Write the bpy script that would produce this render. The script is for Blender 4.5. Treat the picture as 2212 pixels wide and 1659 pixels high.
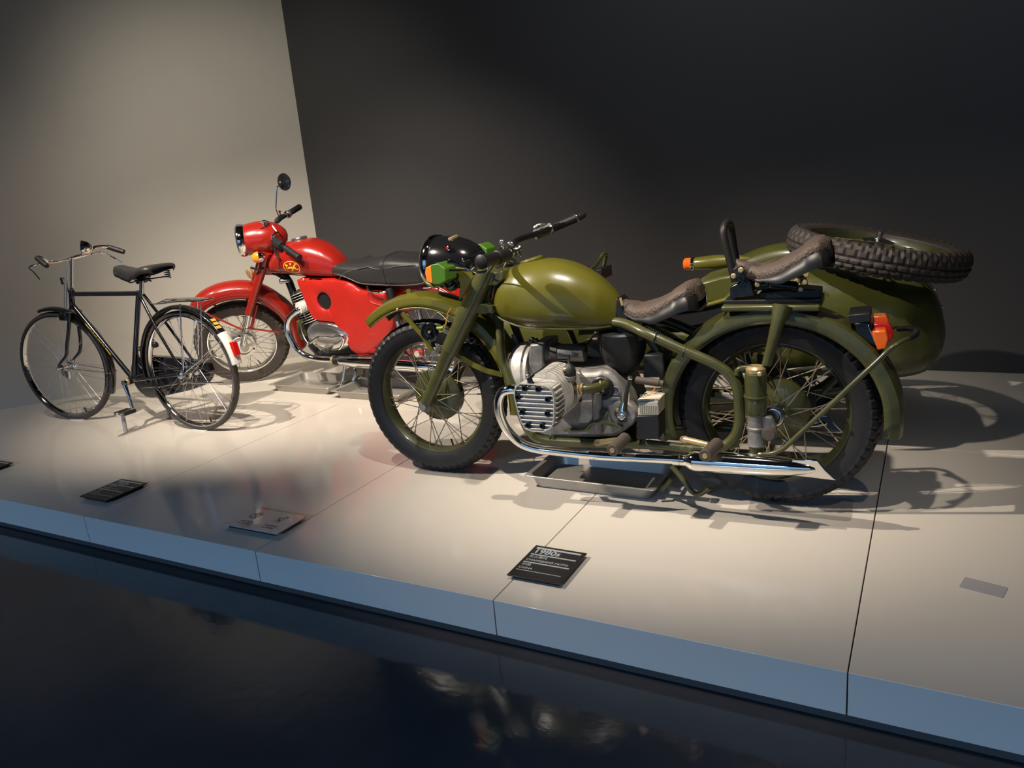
import bpy, math, random
from mathutils import Matrix, Vector
from mathutils.bvhtree import BVHTree
random.seed(7)
for o in list(bpy.data.objects): bpy.data.objects.remove(o)
S = bpy.context.scene
C = S.collection
PI = math.pi
# ---------------------------------------------------------------- camera
cd = bpy.data.cameras.new('camera'); cam = bpy.data.objects.new('camera', cd); C.objects.link(cam)
cd.sensor_width = 36.0; cd.sensor_fit = 'HORIZONTAL'; cd.lens = 36.0*1675.9105/2212; cd.clip_start = .02; cd.clip_end = 60
_cm = [[0.880545, -0.046262, 0.471699], [0.465971, 0.266487, -0.843716], [-0.086669, 0.962728, 0.25621]]
cam.matrix_world = Matrix([_cm[0]+[0.0], _cm[1]+[0.0], _cm[2]+[1.21569], [0, 0, 0, 1]])
S.camera = cam
# ---------------------------------------------------------------- exposure, world
S.view_settings.view_transform = 'Standard'; S.view_settings.look = 'None'
S.view_settings.gamma = 1; S.view_settings.use_curve_mapping = False; S.view_settings.exposure = 0.0
w = bpy.data.worlds.new('world'); S.world = w; w.use_nodes = True
w.node_tree.nodes['Background'].inputs[0].default_value = (.75, .85, 1.0, 1); w.node_tree.nodes['Background'].inputs[1].default_value = .022
# ---------------------------------------------------------------- lamps of the gallery ceiling, hall light, added fascia strip
def spot(name, loc, target, power, ang, blend=.6, size=.03, col=(1, .895, .785)):
    d = bpy.data.lights.new(name, 'SPOT'); d.energy = power; d.spot_size = math.radians(ang); d.spot_blend = blend
    d.shadow_soft_size = size; d.color = col
    o = bpy.data.objects.new(name, d); C.objects.link(o); o.location = loc
    o.rotation_euler = (Vector(target)-Vector(loc)).to_track_quat('-Z', 'Y').to_euler(); return o
spot('spot_lamp', (-.72, 1.75, 2.95), (-1.1, 3.25, .2), 310, 64, 1.0)
spot('spot_lamp', (.95, 1.45, 3.0), (.30, 2.2, .0), 60, 52, 1.0)
spot('spot_lamp', (-3.6, .9, 3.2), (-.85, 3.05, .3), 930, 43, 1.0)
spot('spot_lamp', (-3.4, 1.2, 3.3), (-3.7, 3.5, .3), 700, 52, 1.0)
spot('spot_lamp', (-2.2, 1.6, 3.3), (-3.0, 3.8, .5), 560, 58, 1.0)
spot('spot_lamp', (-5.0, 1.0, 3.6), (-4.8, 2.8, .0), 100, 60, 1.0, .15)
spot('wall_washer', (-3.2, 1.6, 3.2), (-4.3, 4.6, 1.0), 230, 62, 1.0, .3, (1, .95, .84))
spot('wall_washer', (-1.2, 2.6, 3.7), (-1.2, 4.67, 2.6), 72, 100, 1.0, .4, (.85, .93, 1))
spot('wall_washer', (1.2, 2.4, 3.7), (1.4, 4.67, 2.6), 62, 100, 1.0, .4, (.80, .92, 1))
def area(name, loc, target, power, sx, sy, col):
    d = bpy.data.lights.new(name, 'AREA'); d.shape = 'RECTANGLE'; d.size = sx; d.size_y = sy; d.energy = power; d.color = col
    o = bpy.data.objects.new(name, d); C.objects.link(o); o.location = loc
    o.rotation_euler = (Vector(target)-Vector(loc)).to_track_quat('-Z', 'Y').to_euler(); return o
area('cool_hall_light', (-1, -5.0, 1.0), (-1.0, 2.0, .2), 55, 10.0, 2.6, (.34, .62, 1.0))
cs = area('added_fascia_light', (-1, -3.6, 2.1), (-1.0, 1.70, -.30), 18, 12.0, .25, (.25, .51, 1.0)); cs.data.spread = math.radians(22)  # unseen cool strip added to tint the fascia, spread kept off the bikes
# ---------------------------------------------------------------- materials
MT = {}
def mat(name, col, rough=.5, metal=0, coat=0, bump=0, bscale=40, var=0, vscale=6, spec=.5, alpha=1, trans=0, emis=None, coatr=.05, varcol=None, ior=1.45, rvar=0):
    m = bpy.data.materials.new(name); m.use_nodes = True; nt = m.node_tree; b = nt.nodes['Principled BSDF']
    I = b.inputs
    I['Base Color'].default_value = (*col, 1); I['Roughness'].default_value = rough; I['Metallic'].default_value = metal
    I['Coat Weight'].default_value = coat; I['Coat Roughness'].default_value = coatr; I['Specular IOR Level'].default_value = spec
    I['Alpha'].default_value = alpha; I['Transmission Weight'].default_value = trans; I['IOR'].default_value = ior
    if emis: I['Emission Color'].default_value = (*emis[0], 1); I['Emission Strength'].default_value = emis[1]
    tc = nt.nodes.new('ShaderNodeTexCoord')
    if var or rvar:
        n = nt.nodes.new('ShaderNodeTexNoise'); n.inputs['Scale'].default_value = vscale; n.inputs['Detail'].default_value = 6; n.inputs['Roughness'].default_value = .6
        nt.links.new(tc.outputs['Object'], n.inputs['Vector'])
        if var:
            r = nt.nodes.new('ShaderNodeValToRGB'); r.color_ramp.elements[0].position = .3; r.color_ramp.elements[1].position = .72
            c2 = varcol or tuple(c*(1-var) for c in col)
            r.color_ramp.elements[0].color = (*c2, 1); r.color_ramp.elements[1].color = (*tuple(min(1, c*(1+var*.4)) for c in col), 1)
            nt.links.new(n.outputs['Fac'], r.inputs[0]); nt.links.new(r.outputs[0], I['Base Color'])
        if rvar:
            mr = nt.nodes.new('ShaderNodeMapRange'); mr.inputs['To Min'].default_value = max(0, rough-rvar); mr.inputs['To Max'].default_value = rough+rvar
            nt.links.new(n.outputs['Fac'], mr.inputs['Value']); nt.links.new(mr.outputs[0], I['Roughness'])
    if bump:
        n2 = nt.nodes.new('ShaderNodeTexNoise'); n2.inputs['Scale'].default_value = bscale; n2.inputs['Detail'].default_value = 4
        bp = nt.nodes.new('ShaderNodeBump'); bp.inputs['Strength'].default_value = bump; bp.inputs['Distance'].default_value = .002
        nt.links.new(tc.outputs['Object'], n2.inputs['Vector']); nt.links.new(n2.outputs['Fac'], bp.inputs['Height']); nt.links.new(bp.outputs[0], I['Normal'])
    MT[name] = m; return m
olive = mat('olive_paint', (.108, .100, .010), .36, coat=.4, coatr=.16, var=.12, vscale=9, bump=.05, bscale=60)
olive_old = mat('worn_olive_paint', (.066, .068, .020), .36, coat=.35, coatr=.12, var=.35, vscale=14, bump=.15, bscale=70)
olive_shaded = mat('shaded_olive_paint', (.060, .064, .012), .36, coat=.4, coatr=.16, var=.15, vscale=5)  # same olive darkened: the dimmer light on the sidecar is in the colour
spare_rub = mat('spare_tyre_rubber', (.034, .027, .023), .6, bump=.3, bscale=120, var=.25, vscale=10)
olive_dark = mat('dark_olive_rim_paint', (.038, .042, .014), .4, coat=.3, coatr=.15, var=.4, vscale=12)
green_plastic = mat('green_plastic', (.06, .16, .012), .4)
red = mat('red_paint', (.26, .011, .006), .26, coat=.6, coatr=.06, var=.06, vscale=7)
red_cover = mat('red_cover_paint', (.42, .014, .007), .42, coat=.2, coatr=.25, var=.14, vscale=11, rvar=.08)
chrome = mat('chrome', (.82, .82, .80), .06, 1)
chrome_old = mat('aged_chrome', (.62, .60, .56), .2, 1, var=.2, vscale=30)
alu = mat('cast_aluminium', (.27, .258, .235), .48, .4, var=.45, vscale=22, bump=.35, bscale=90, rvar=.1)
alu_fin = mat('finned_aluminium', (.62, .59, .53), .42, .35, var=.25, vscale=40, bump=.2, bscale=120)
alu_pol = mat('polished_aluminium', (.72, .70, .67), .16, .95, var=.1, vscale=12, rvar=.06)
dark_cast = mat('dark_casting', (.035, .037, .036), .5, .3, var=.4, vscale=20, bump=.3)
black = mat('black_enamel', (.008, .008, .009), .16, coat=.6)
black_sat = mat('satin_black', (.012, .012, .013), .4)
rubber = mat('tyre_rubber', (.012, .0115, .0115), .55, bump=.3, bscale=120, var=.2, vscale=10)
rubber_brown = mat('dusty_tyre_rubber', (.055, .042, .033), .62, bump=.3, bscale=120, var=.3, vscale=10)
rub = mat('black_rubber', (.012, .011, .011), .5, bump=.2)
peg_rub = mat('worn_peg_rubber', (.075, .058, .045), .65, bump=.3)
leather = mat('black_leather', (.028, .026, .025), .34, bump=.5, bscale=260)
brass = mat('cream_brass', (.62, .47, .24), .35, .6, var=.25, vscale=30)
spoke_m = mat('spoke_steel', (.50, .42, .30), .3, .9)
spoke_c = mat('bright_spoke_steel', (.62, .60, .56), .25, .95)
steel = mat('brushed_steel', (.42, .39, .34), .42, .55)
cream = mat('cream_plastic', (.60, .55, .44), .5, var=.1)
white = mat('white_paint', (.72, .70, .64), .35, coat=.3)
amber = mat('amber_lens', (.85, .24, .01), .15, coat=.5, spec=.6)
orange = mat('orange_lens', (.80, .13, .01), .2, coat=.5)
redlens = mat('red_lens', (.60, .012, .01), .15, coat=.5)
glass = mat('lamp_glass', (.9, .92, .95), .05, trans=1.0)
acrylic = mat('clear_acrylic', (.30, .30, .29), .03, alpha=.22, spec=.8)
gold = mat('gold_transfer', (.75, .48, .08), .35, .3)
yellow = mat('yellow_transfer', (.90, .55, .02), .4)
signblack = mat('black_sign_face', (.018, .015, .013), .35)
silvertext = mat('silver_lettering', (.42, .45, .45), .35, .2)
greytext = mat('faded_lettering', (.12, .085, .06), .5)
orange_ink = mat('orange_ink', (.55, .16, .06), .5)
frost = mat('frosted_acrylic', (.46, .43, .38), .25, coat=.4)
grey_flat = mat('pale_grey', (.36, .34, .33), .3)
wire_y = mat('yellow_green_wire', (.35, .45, .05), .4)
wire_o = mat('orange_wire', (.75, .25, .04), .4)
# seat rubber with raised pimples
def pimple():
    m = mat('pimpled_seat_rubber', (.085, .062, .048), .6); nt = m.node_tree; b = nt.nodes['Principled BSDF']
    tc = nt.nodes.new('ShaderNodeTexCoord'); v = nt.nodes.new('ShaderNodeTexVoronoi'); v.inputs['Scale'].default_value = 120
    bp = nt.nodes.new('ShaderNodeBump'); bp.inputs['Strength'].default_value = .8; bp.inputs['Distance'].default_value = .003; bp.invert = True
    nt.links.new(tc.outputs['Object'], v.inputs['Vector']); nt.links.new(v.outputs['Distance'], bp.inputs['Height']); nt.links.new(bp.outputs[0], b.inputs['Normal']); return m
seat_rub = pimple()
wall_light = mat('light_plaster', (.50, .455, .385), .75, bump=.15, bscale=30, var=.05, vscale=1.5)
wall_dark = mat('charcoal_paint', (.040, .037, .036), .6, bump=.15, bscale=30, var=.06, vscale=2)
floor_m = mat('polished_dark_concrete', (.055, .055, .058), .09, spec=.6, var=.25, vscale=2.5, bump=.25, bscale=22)
slab_m = mat('warm_white_solid_surface', (.60, .545, .46), .13, spec=.4, var=.03, vscale=1.2, bump=.02, bscale=8)
piping_m = mat('worn_piping', (.085, .078, .070), .4)
kick_m = mat('dark_kick_board', (.060, .055, .048), .6)
# ---------------------------------------------------------------- mesh helpers
FRM = {'G': ([-1.8667, 2.6559, 0.0], [[0.998988, -0.044985, 0.0], [0.044985, 0.998988, 0.0], [0.0, 0.0, 1.0]]), 'R': ([-4.1113, 3.7128, 0.0], [[0.995826, -0.090922, 0.007994], [0.091273, 0.991999, -0.087222], [0.0, 0.087588, 0.996157]]), 'RF': ([-4.13436, 3.76874, 0.01422], [[0.782609, -0.61149, 0.116634], [0.608476, 0.71185, -0.35075], [0.131455, 0.345469, 0.929177]]), 'B': ([-4.6495, 2.7604, 0.0], [[0.999114, -0.042088, 0.0], [0.042088, 0.999114, 0.0], [0.0, 0.0, 1.0]]), 'BF': ([-4.6495, 2.7604, 0.0], [[0.983211, -0.182472, 0.0], [0.182472, 0.983211, 0.0], [0.0, 0.0, 1.0]])}
def fm(k):
    o, m = FRM[k]; return Matrix.Translation(o) @ Matrix(m).to_4x4()
ROOT = {'G': fm('G'), 'R': fm('R'), 'RF': fm('R'), 'B': fm('B'), 'BF': fm('B'), 'W': Matrix(), 'S': Matrix()}
FM = {k: (ROOT[k].inverted() @ fm(k)) for k in FRM}; FM['W'] = Matrix()
def V(*a): return Vector(a)
def cr(pts, n=6, closed=False):
    P = [Vector(p) for p in pts]; out = []
    m = len(P); rng = range(m if closed else m-1)
    for i in rng:
        if closed: a, b, c, d = P[i-1], P[i], P[(i+1) % m], P[(i+2) % m]
        else: a, b, c, d = P[max(i-1, 0)], P[i], P[i+1], P[min(i+2, m-1)]
        for k in range(n):
            t = k/n; out.append(.5*((2*b)+(-a+c)*t+(2*a-5*b+4*c-d)*t*t+(-a+3*b-3*c+d)*t**3))
    if not closed: out.append(P[-1])
    return out
def interp(tab, x):
    if x <= tab[0][0]: return tab[0][1]
    for (a, u), (b, v) in zip(tab, tab[1:]):
        if x <= b:
            t = (x-a)/(b-a) if b > a else 0; return u+(v-u)*t
    return tab[-1][1]
class MB:
    def __init__(s, fr='W'): s.v = []; s.f = []; s.M = FM[fr]
    def add(s, vs, fs):
        n = len(s.v); s.v += [Vector(p) for p in vs]; s.f += [tuple(i+n for i in f) for f in fs]; return s
    def grid(s, rows, cu=False, cv=False, caps=False):
        nr, nc = len(rows), len(rows[0]); vs = [p for r in rows for p in r]; fs = []
        for i in range(nr if cu else nr-1):
            for j in range(nc if cv else nc-1):
                a = i*nc+j; b = i*nc+(j+1) % nc; i2 = (i+1) % nr; fs.append((a, b, i2*nc+(j+1) % nc, i2*nc+j))
        if caps: fs.append(tuple(range(nc-1, -1, -1))); fs.append(tuple((nr-1)*nc+j for j in range(nc)))
        return s.add(vs, fs)
    def tube(s, pts, r, n=10, closed=False, smooth=0):
        P = [Vector(p) for p in pts]
        if smooth: P = cr(P, smooth, closed)
        m = len(P); rad = [r]*m if not isinstance(r, (list, tuple)) else [interp([(k/(len(r)-1), q) for k, q in enumerate(r)], i/(m-1)) for i in range(m)]
        T = []
        for i in range(m):
            a = P[i-1] if (i or closed) else P[0]; b = P[(i+1) % m] if (i < m-1 or closed) else P[-1]
            t = b-a; T.append(t.normalized() if t.length > 1e-9 else V(0, 0, 1))
        u = T[0].orthogonal().normalized(); rows = []
        for i in range(m):
            u = (u-T[i]*u.dot(T[i])); u = u.normalized() if u.length > 1e-6 else T[i].orthogonal().normalized(); w_ = T[i].cross(u)
            rows.append([P[i]+(u*math.cos(2*PI*k/n)+w_*math.sin(2*PI*k/n))*rad[i] for k in range(n)])
        return s.grid(rows, cu=closed, cv=True, caps=not closed)
    def strip(s, pts, wv, w_, th, smooth=0):   # flat bar along pts; wv = width direction
        P = [Vector(p) for p in pts]
        if smooth: P = cr(P, smooth)
        wv = Vector(wv).normalized(); rows = []
        for i in range(len(P)):
            t = (P[min(i+1, len(P)-1)]-P[max(i-1, 0)]).normalized(); nn = t.cross(wv).normalized()
            rows.append([P[i]+wv*w_/2+nn*th/2, P[i]-wv*w_/2+nn*th/2, P[i]-wv*w_/2-nn*th/2, P[i]+wv*w_/2-nn*th/2])
        return s.grid(rows, cv=True, caps=True)
    def lathe(s, prof, o=(0, 0, 0), ax=(0, 0, 1), n=28, sc=(1, 1)):   # prof: (radius, distance along axis)
        ax = Vector(ax).normalized(); o = Vector(o); u = (V(0, 0, 1) if abs(ax.z) < .9 else V(1, 0, 0)); u = (u-ax*u.dot(ax)).normalized(); w_ = ax.cross(u)
        rows = [[o+ax*t+(u*math.cos(2*PI*k/n)*sc[0]+w_*math.sin(2*PI*k/n)*sc[1])*max(r, 1e-5) for k in range(n)] for r, t in prof]
        return s.grid(rows, cv=True, caps=True)
    def cyl(s, a, b, r, r2=None, n=20, ch=0):
        a = Vector(a); b = Vector(b); L = (b-a).length; r2 = r if r2 is None else r2
        p = [(r-ch, 0), (r, ch), (r2, L-ch), (r2-ch, L)] if ch else [(r, 0), (r2, L)]
        return s.lathe(p, a, b-a, n)
    def ball(s, o, r, n=14, sc=(1, 1, 1)):
        rows = []
        for i in range(1, n):
            t = PI*i/n; rows.append([V(o[0]+r*sc[0]*math.sin(t)*math.cos(2*PI*k/n/1), o[1]+r*sc[1]*math.sin(t)*math.sin(2*PI*k/n), o[2]+r*sc[2]*math.cos(t)) for k in range(n)])
        return s.grid(rows, cv=True, caps=True)
    def ring(s, o, ax, R, r, n=32, m=8, sc=(1, 1)):
        ax = Vector(ax).normalized(); o = Vector(o); u = (V(0, 0, 1) if abs(ax.z) < .9 else V(1, 0, 0)); u = (u-ax*u.dot(ax)).normalized(); w_ = ax.cross(u); rows = []
        for k in range(n):
            d = u*math.cos(2*PI*k/n)*sc[0]+w_*math.sin(2*PI*k/n)*sc[1]
            rows.append([o+d*(R+r*math.cos(2*PI*j/m))+ax*r*math.sin(2*PI*j/m) for j in range(m)])
        return s.grid(rows, cu=True, cv=True)
    def box(s, c, d, rot=None):
        R = rot or Matrix.Identity(3); c = Vector(c); vs = [c+R@V(x*d[0]/2, y*d[1]/2, z*d[2]/2) for x in (-1, 1) for y in (-1, 1) for z in (-1, 1)]
        return s.add(vs, [(0, 1, 3, 2), (4, 6, 7, 5), (0, 4, 5, 1), (2, 3, 7, 6), (0, 2, 6, 4), (1, 5, 7, 3)])
    def prism(s, poly, y0, y1, sc=1.0):     # poly in local xz (tuples of 2 or 3), extruded across y; far side scaled
        P = [(p[0], p[-1]) for p in poly]; n = len(P); cx = sum(p[0] for p in P)/n; cz = sum(p[1] for p in P)/n
        vs = [V(x, y0, z) for x, z in P]+[V(cx+(x-cx)*sc, y1, cz+(z-cz)*sc) for x, z in P]
        return s.add(vs, [tuple(range(n)), tuple(range(2*n-1, n-1, -1))]+[(i, i+n, (i+1) % n+n, (i+1) % n) for i in range(n)])
    def dome(s, poly, y0, ys, scs):         # stacked outlines: crowned cover in xz
        P = [(p[0], p[-1]) for p in poly]; n = len(P); cx = sum(p[0] for p in P)/n; cz = sum(p[1] for p in P)/n
        rows = [[V(cx+(x-cx)*k, y, cz+(z-cz)*k) for x, z in P] for y, k in zip([y0]+list(ys), [1]+list(scs))]
        return s.grid(rows, cv=True, caps=True)
    def make(s, name, m, parent=None, bevel=0, sharp=38, subd=0, solid=0, label=None, root=None):
        me = bpy.data.meshes.new(name); me.from_pydata([s.M @ p for p in s.v], [], s.f); me.update()
        import bmesh
        b = bmesh.new(); b.from_mesh(me); bmesh.ops.recalc_face_normals(b, faces=b.faces); b.to_mesh(me); b.free()
        me.materials.append(m); me.shade_smooth(); me.set_sharp_from_angle(angle=math.radians(sharp))
        o = bpy.data.objects.new(name, me); C.objects.link(o)
        if parent: o.parent = parent
        if solid: q = o.modifiers.new('s', 'SOLIDIFY'); q.thickness = solid; q.offset = 0
        if bevel: q = o.modifiers.new('b', 'BEVEL'); q.width = bevel; q.segments = 2; q.limit_method = 'ANGLE'; q.angle_limit = math.radians(35)
        if subd: q = o.modifiers.new('u', 'SUBSURF'); q.levels = subd; q.render_levels = subd
        if label: o['label'] = label
        return o
def thing(name, label, cat, mw=None, group=None):
    o = bpy.data.objects.new(name, None); C.objects.link(o); o.empty_display_size = .1
    if mw is not None: o.matrix_world = mw
    o['label'] = label; o['category'] = cat
    if group: o['group'] = group
    return o
def tag(o, label, cat, group=None):
    o['label'] = label; o['category'] = cat
    if group: o['group'] = group
    return o
# ---------------------------------------------------------------- building
def B_(fr): return MB(fr)
# floor, platform, walls
fl = MB().box((-1.5, 0, -.170), (16, 16, .03)).make('floor', floor_m); fl['kind'] = 'structure'
cl = MB().box((-1.5, -1, 4.06), (16, 16, .1)).make('ceiling', black_sat); cl['kind'] = 'structure'
YB = 4.672; CX = -4.226; dl = V(-5.497-CX, 2.817-YB, 0).normalized()
wb = MB().box(((CX+6.4)/2, YB+.06, 1.9), (6.4-CX+.0, .12, 4.22)).make('wall_back', wall_dark); wb['kind'] = 'structure'
nl = V(dl.y, -dl.x, 0)
if nl.x > 0: nl = -nl
a0 = V(CX, YB, 0); a1 = a0+dl*9
wl = MB().add([a0+V(0, 0, -.2), a1+V(0, 0, -.2), a1+V(0, 0, 4.01), a0+V(0, 0, 4.01)]+[p+nl*.12 for p in (a0+V(0, 0, -.2), a1+V(0, 0, -.2), a1+V(0, 0, 4.01), a0+V(0, 0, 4.01))],
    [(0, 1, 2, 3), (7, 6, 5, 4), (0, 4, 5, 1), (3, 2, 6, 7), (0, 3, 7, 4), (1, 5, 6, 2)]).make('wall_left', wall_light); wl['kind'] = 'structure'
YF = 1.765
pf = MB().box((-.2, 3.224, -.136), (9.6, 2.892, .026)).make('platform', kick_m); pf['kind'] = 'structure'
g = .0016
def wall_x(y): return CX+dl.x/dl.y*(y-YB)
def slab(x0, x1, y0, y1, x0b=None):
    b = MB(); x0b = x0 if x0b is None else x0b
    gw = -.04 if x0 not in xs else g; gb = -.05 if y1 == YB else g
    top = [V(x0+gw, y0+(g if y0 != YF else 0), 0), V(x1-g, y0+(g if y0 != YF else 0), 0), V(x1-g, y1-gb, 0), V(x0b+gw, y1-gb, 0)]
    b.add(top+[p-V(0, 0, .1205) for p in top], [(0, 1, 2, 3), (7, 6, 5, 4), (0, 4, 5, 1), (1, 5, 6, 2), (2, 6, 7, 3), (3, 7, 4, 0)])
    return b.make('slab', slab_m, pf, bevel=.0015)
xs = [-7.05, -6.07, -5.09, -4.10, -3.10, -2.105, -1.118, -.137, .85, 1.84, 2.83, 3.9]
YM = 3.40
for a, b_ in zip(xs, xs[1:]):
    xl = wall_x(YF)
    slab(a, b_, YF, YM)
    if b_ > wall_x(YM): slab(a, b_, YM, YB)
"""
wheels"""
def wheel(fr, root, cx, cz, R, hw, rr, ri, rimw, rim_m, ty_m, nblk, cols, td, nsp, fl_r, fl_y, sp_m, sp_r, hub, hubm, lat=0, rot0=0, xf=None, tilt=.9, spread=.5, side=1.0, name='wheel'):
    """rr flange radius, ri inner rim radius; all built round the y axis through (cx,lat,cz)"""
    M0 = Matrix.Translation((cx, lat, cz)) if xf is None else xf
    def X(b): b.v = [M0 @ p for p in b.v]; return b
    def circ(prof, n): # prof (r,y)
        return [[V(r*math.cos(2*PI*k/n), y, r*math.sin(2*PI*k/n)) for (r, y) in prof] for k in range(n)]
    w2 = rimw/2
    prof = [(rr, -w2-.004), (rr+.002, -w2), (rr-.004, -w2+.004), (rr-.012, -w2+.008), (ri, -w2*.45), (ri-.002, 0), (ri, w2*.45), (rr-.012, w2-.008), (rr-.004, w2-.004), (rr+.002, w2), (rr, w2+.004), (rr-.008, w2+.003), (ri-.003, w2*.5), (ri-.006, 0), (ri-.003, -w2*.5), (rr-.008, -w2-.003)]
    rim = X(B_(fr).grid(circ(prof, 96), cu=True, cv=True)).make(name, rim_m, root)
    # tyre
    per = 4; n = nblk*per; rows = []
    ns = 28
    for k in range(n):
        a = 2*PI*k/n; row = []
        for j in range(ns+1):
            u = j/ns; t = PI*.62*(2*u-1); c0, s0 = math.cos(t), math.sin(t); Rc = rr+(R-rr)*.42
            if abs(t) <= PI/2: rad = Rc+(R-td-Rc)*abs(c0)**.8; y = hw*math.copysign(abs(s0)**.9, s0)
            else:
                q = (abs(t)-PI/2)/(PI*.12); rad = Rc-(Rc-rr+.007)*math.sin(q*PI/2); y = math.copysign(hw+(rimw/2-.002-hw)*(1-math.cos(q*PI/2)), s0)
            if td:
                au = abs(t)/(PI*.5)
                if au < .80:
                    c = min(cols-1, int((t/(PI*.5)+.80)/1.6*cols)); fc = ((t/(PI*.5)+.80)/1.6*cols) % 1
                    ph = (k+(per//2 if c % 2 else 0)) % per
                    groove = (ph == 0) or (cols > 1 and fc < .16 and au < .74)
                    if not groove: rad += td*math.cos(t); y += td*math.sin(t)
            row.append(V(rad*math.cos(a), y, rad*math.sin(a)))
        rows.append(row)
    X(B_(fr).grid(rows, cu=True)).make('tyre', ty_m, rim, sharp=25)
    # hub
    for nm, m_, prf in hub:
        X(B_(fr).lathe(prf, (0, 0, 0), (0, 1, 0), 40)).make(nm, m_, rim)
    for k in range(nsp):
        sd = -1 if k % 2 else 1; q = k//2; d = 1 if q % 2 else -1
        ah = 2*PI*(q/(nsp/2))+rot0+(PI/nsp if sd > 0 else 0); ar = ah+d*spread
        y = fl_y[0] if sd < 0 else fl_y[1]; fr_ = fl_r[0] if sd < 0 else fl_r[1]
        p0 = V(fr_*math.cos(ah), y, fr_*math.sin(ah)); p1 = V((ri-.004)*math.cos(ar), sd*.006, (ri-.004)*math.sin(ar)); dd = (p0-p1).normalized()
        X(B_(fr).tube([p0, p1+dd*.02], sp_r, 5).tube([p1+dd*.02, p1-dd*.003], sp_r*1.9, 5)).make('spoke', sp_m, rim)
    vs = V(math.cos(-1.3), 0, math.sin(-1.3))
    X(B_(fr).tube([vs*ri, vs*(ri-.035)], .004, 6)).make('valve', rub, rim)
    return rim
def fender(fr, root, path, hw, skirt, m, crown=.012, name='mudguard', rim_lip=.004, n=10, solid=.0025, taper=None, smooth=6, lat=0):
    P = cr([V(p[0], 0, p[-1]) for p in path], smooth); L = len(P); rows = []
    sec = []
    for j in range(n+1):
        u = -1+2*j/n; sec.append((u*hw*.92, crown*(1-u*u)*1.0))
    sec = [(-hw, -skirt)] + [(-hw*.985, -skirt*.5)] + sec + [(hw*.985, -skirt*.5)] + [(hw, -skirt)]
    for i in range(L):
        t = (P[min(i+1, L-1)]-P[max(i-1, 0)]).normalized(); nn = V(-t.z, 0, t.x)
        k = 1 if taper is None else interp(taper, i/(L-1))
        rows.append([P[i]+nn*h*(k if h < 0 else 1)+V(0, lat+y*(.6+.4*k), 0) for y, h in sec])
    return B_(fr).grid(rows).make(name, m, root, solid=solid, sharp=50)
def loftx(fr, top, bot, wid, n=36, m=28, pw=.75, pz=.8, ends=.5, latc=0, wz=0.0):
    """body along x: top(x), bottom(x) heights, half width(x)"""
    x0, x1 = top[0][0], top[-1][0]; rows = []
    for i in range(n+1):
        u = i/n; x = x0+(x1-x0)*(.5-.5*math.cos(PI*u)); zt = interp(top, x); zb = interp(bot, x); h = (zt-zb)/2; zc = (zt+zb)/2; w_ = interp(wid, x)
        row = []
        for k in range(m):
            a = 2*PI*k/m; ca, sa = math.cos(a), math.sin(a)
            row.append(V(x, latc+w_*math.copysign(abs(ca)**pw, ca)*(1-wz*sa), zc+h*math.copysign(abs(sa)**pz, sa)))
        rows.append(row)
    return B_(fr).grid(rows, cv=True, caps=True)
def smooth_tab(pts, n=8):   # list of (x,z)/(x,y,z) -> smooth table
    q = cr([V(p[0], 0, p[-1]) for p in pts], n); out = []
    for p in q:
        if not out or p.x > out[-1][0]+1e-5: out.append((p.x, p.z))
    return out
def bolt(b, p, ax=(0, -1, 0), r=.008, h=.008): return b.lathe([(r, 0), (r, h*.7), (r*.7, h), (0, h)], p, ax, 8)
"""
text and transfers"""
def text_mesh(s_, size, shear=0, bold=0, sx=1):
    cu = bpy.data.curves.new('t', 'FONT'); cu.body = s_; cu.size = size; cu.shear = shear; cu.offset = bold; cu.resolution_u = 4
    o = bpy.data.objects.new('t', cu); C.objects.link(o); bpy.context.view_layer.update()
    dg = bpy.context.evaluated_depsgraph_get(); me = bpy.data.meshes.new_from_object(o.evaluated_get(dg))
    vs = [(v.co.x*sx, v.co.y) for v in me.vertices]; fs = [tuple(p.vertices) for p in me.polygons]
    bpy.data.objects.remove(o); bpy.data.meshes.remove(me); return vs, fs
def bvh(o):
    me = o.data; return BVHTree.FromPolygons([v.co.copy() for v in me.vertices], [tuple(p.vertices) for p in me.polygons])
def decal(fr, tgt, pts2, fs, c, ang, name, m, parent, y0=-1.0, off=.0012):
    """2-D shape (x right, y up) laid on the near side of tgt around local (x,z)=c"""
    T = bvh(tgt); Mi = FM[fr]; vs = []
    for x, y in pts2:
        lx = c[0]+x*math.cos(ang)-y*math.sin(ang); lz = c[-1]+x*math.sin(ang)+y*math.cos(ang)
        o_ = Mi @ V(lx, y0, lz); d_ = (Mi.to_3x3() @ V(0, 1, 0)).normalized(); h = T.ray_cast(o_, d_)
        p = h[0] if h[0] is not None else o_+d_*abs(y0); vs.append(Mi.inverted() @ (p-d_*off))
    b = B_(fr); b.add(vs, fs); return b.make(name, m, parent, sharp=180)
def stroke2(pts, w_, n=1):
    """flat brush stroke as 2-D quads"""
    q = cr([V(p[0], p[1], 0) for p in pts], n) if n > 1 else [V(p[0], p[1], 0) for p in pts]
    vs = []; fs = []
    for i, p in enumerate(q):
        t = (q[min(i+1, len(q)-1)]-q[max(i-1, 0)]).normalized(); nn = V(-t.y, t.x, 0)*w_/2
        vs += [(p.x+nn.x, p.y+nn.y), (p.x-nn.x, p.y-nn.y)]
    for i in range(len(q)-1): fs.append((2*i, 2*i+1, 2*i+3, 2*i+2))
    return vs, fs
"""
trays, plates and signs"""
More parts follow.
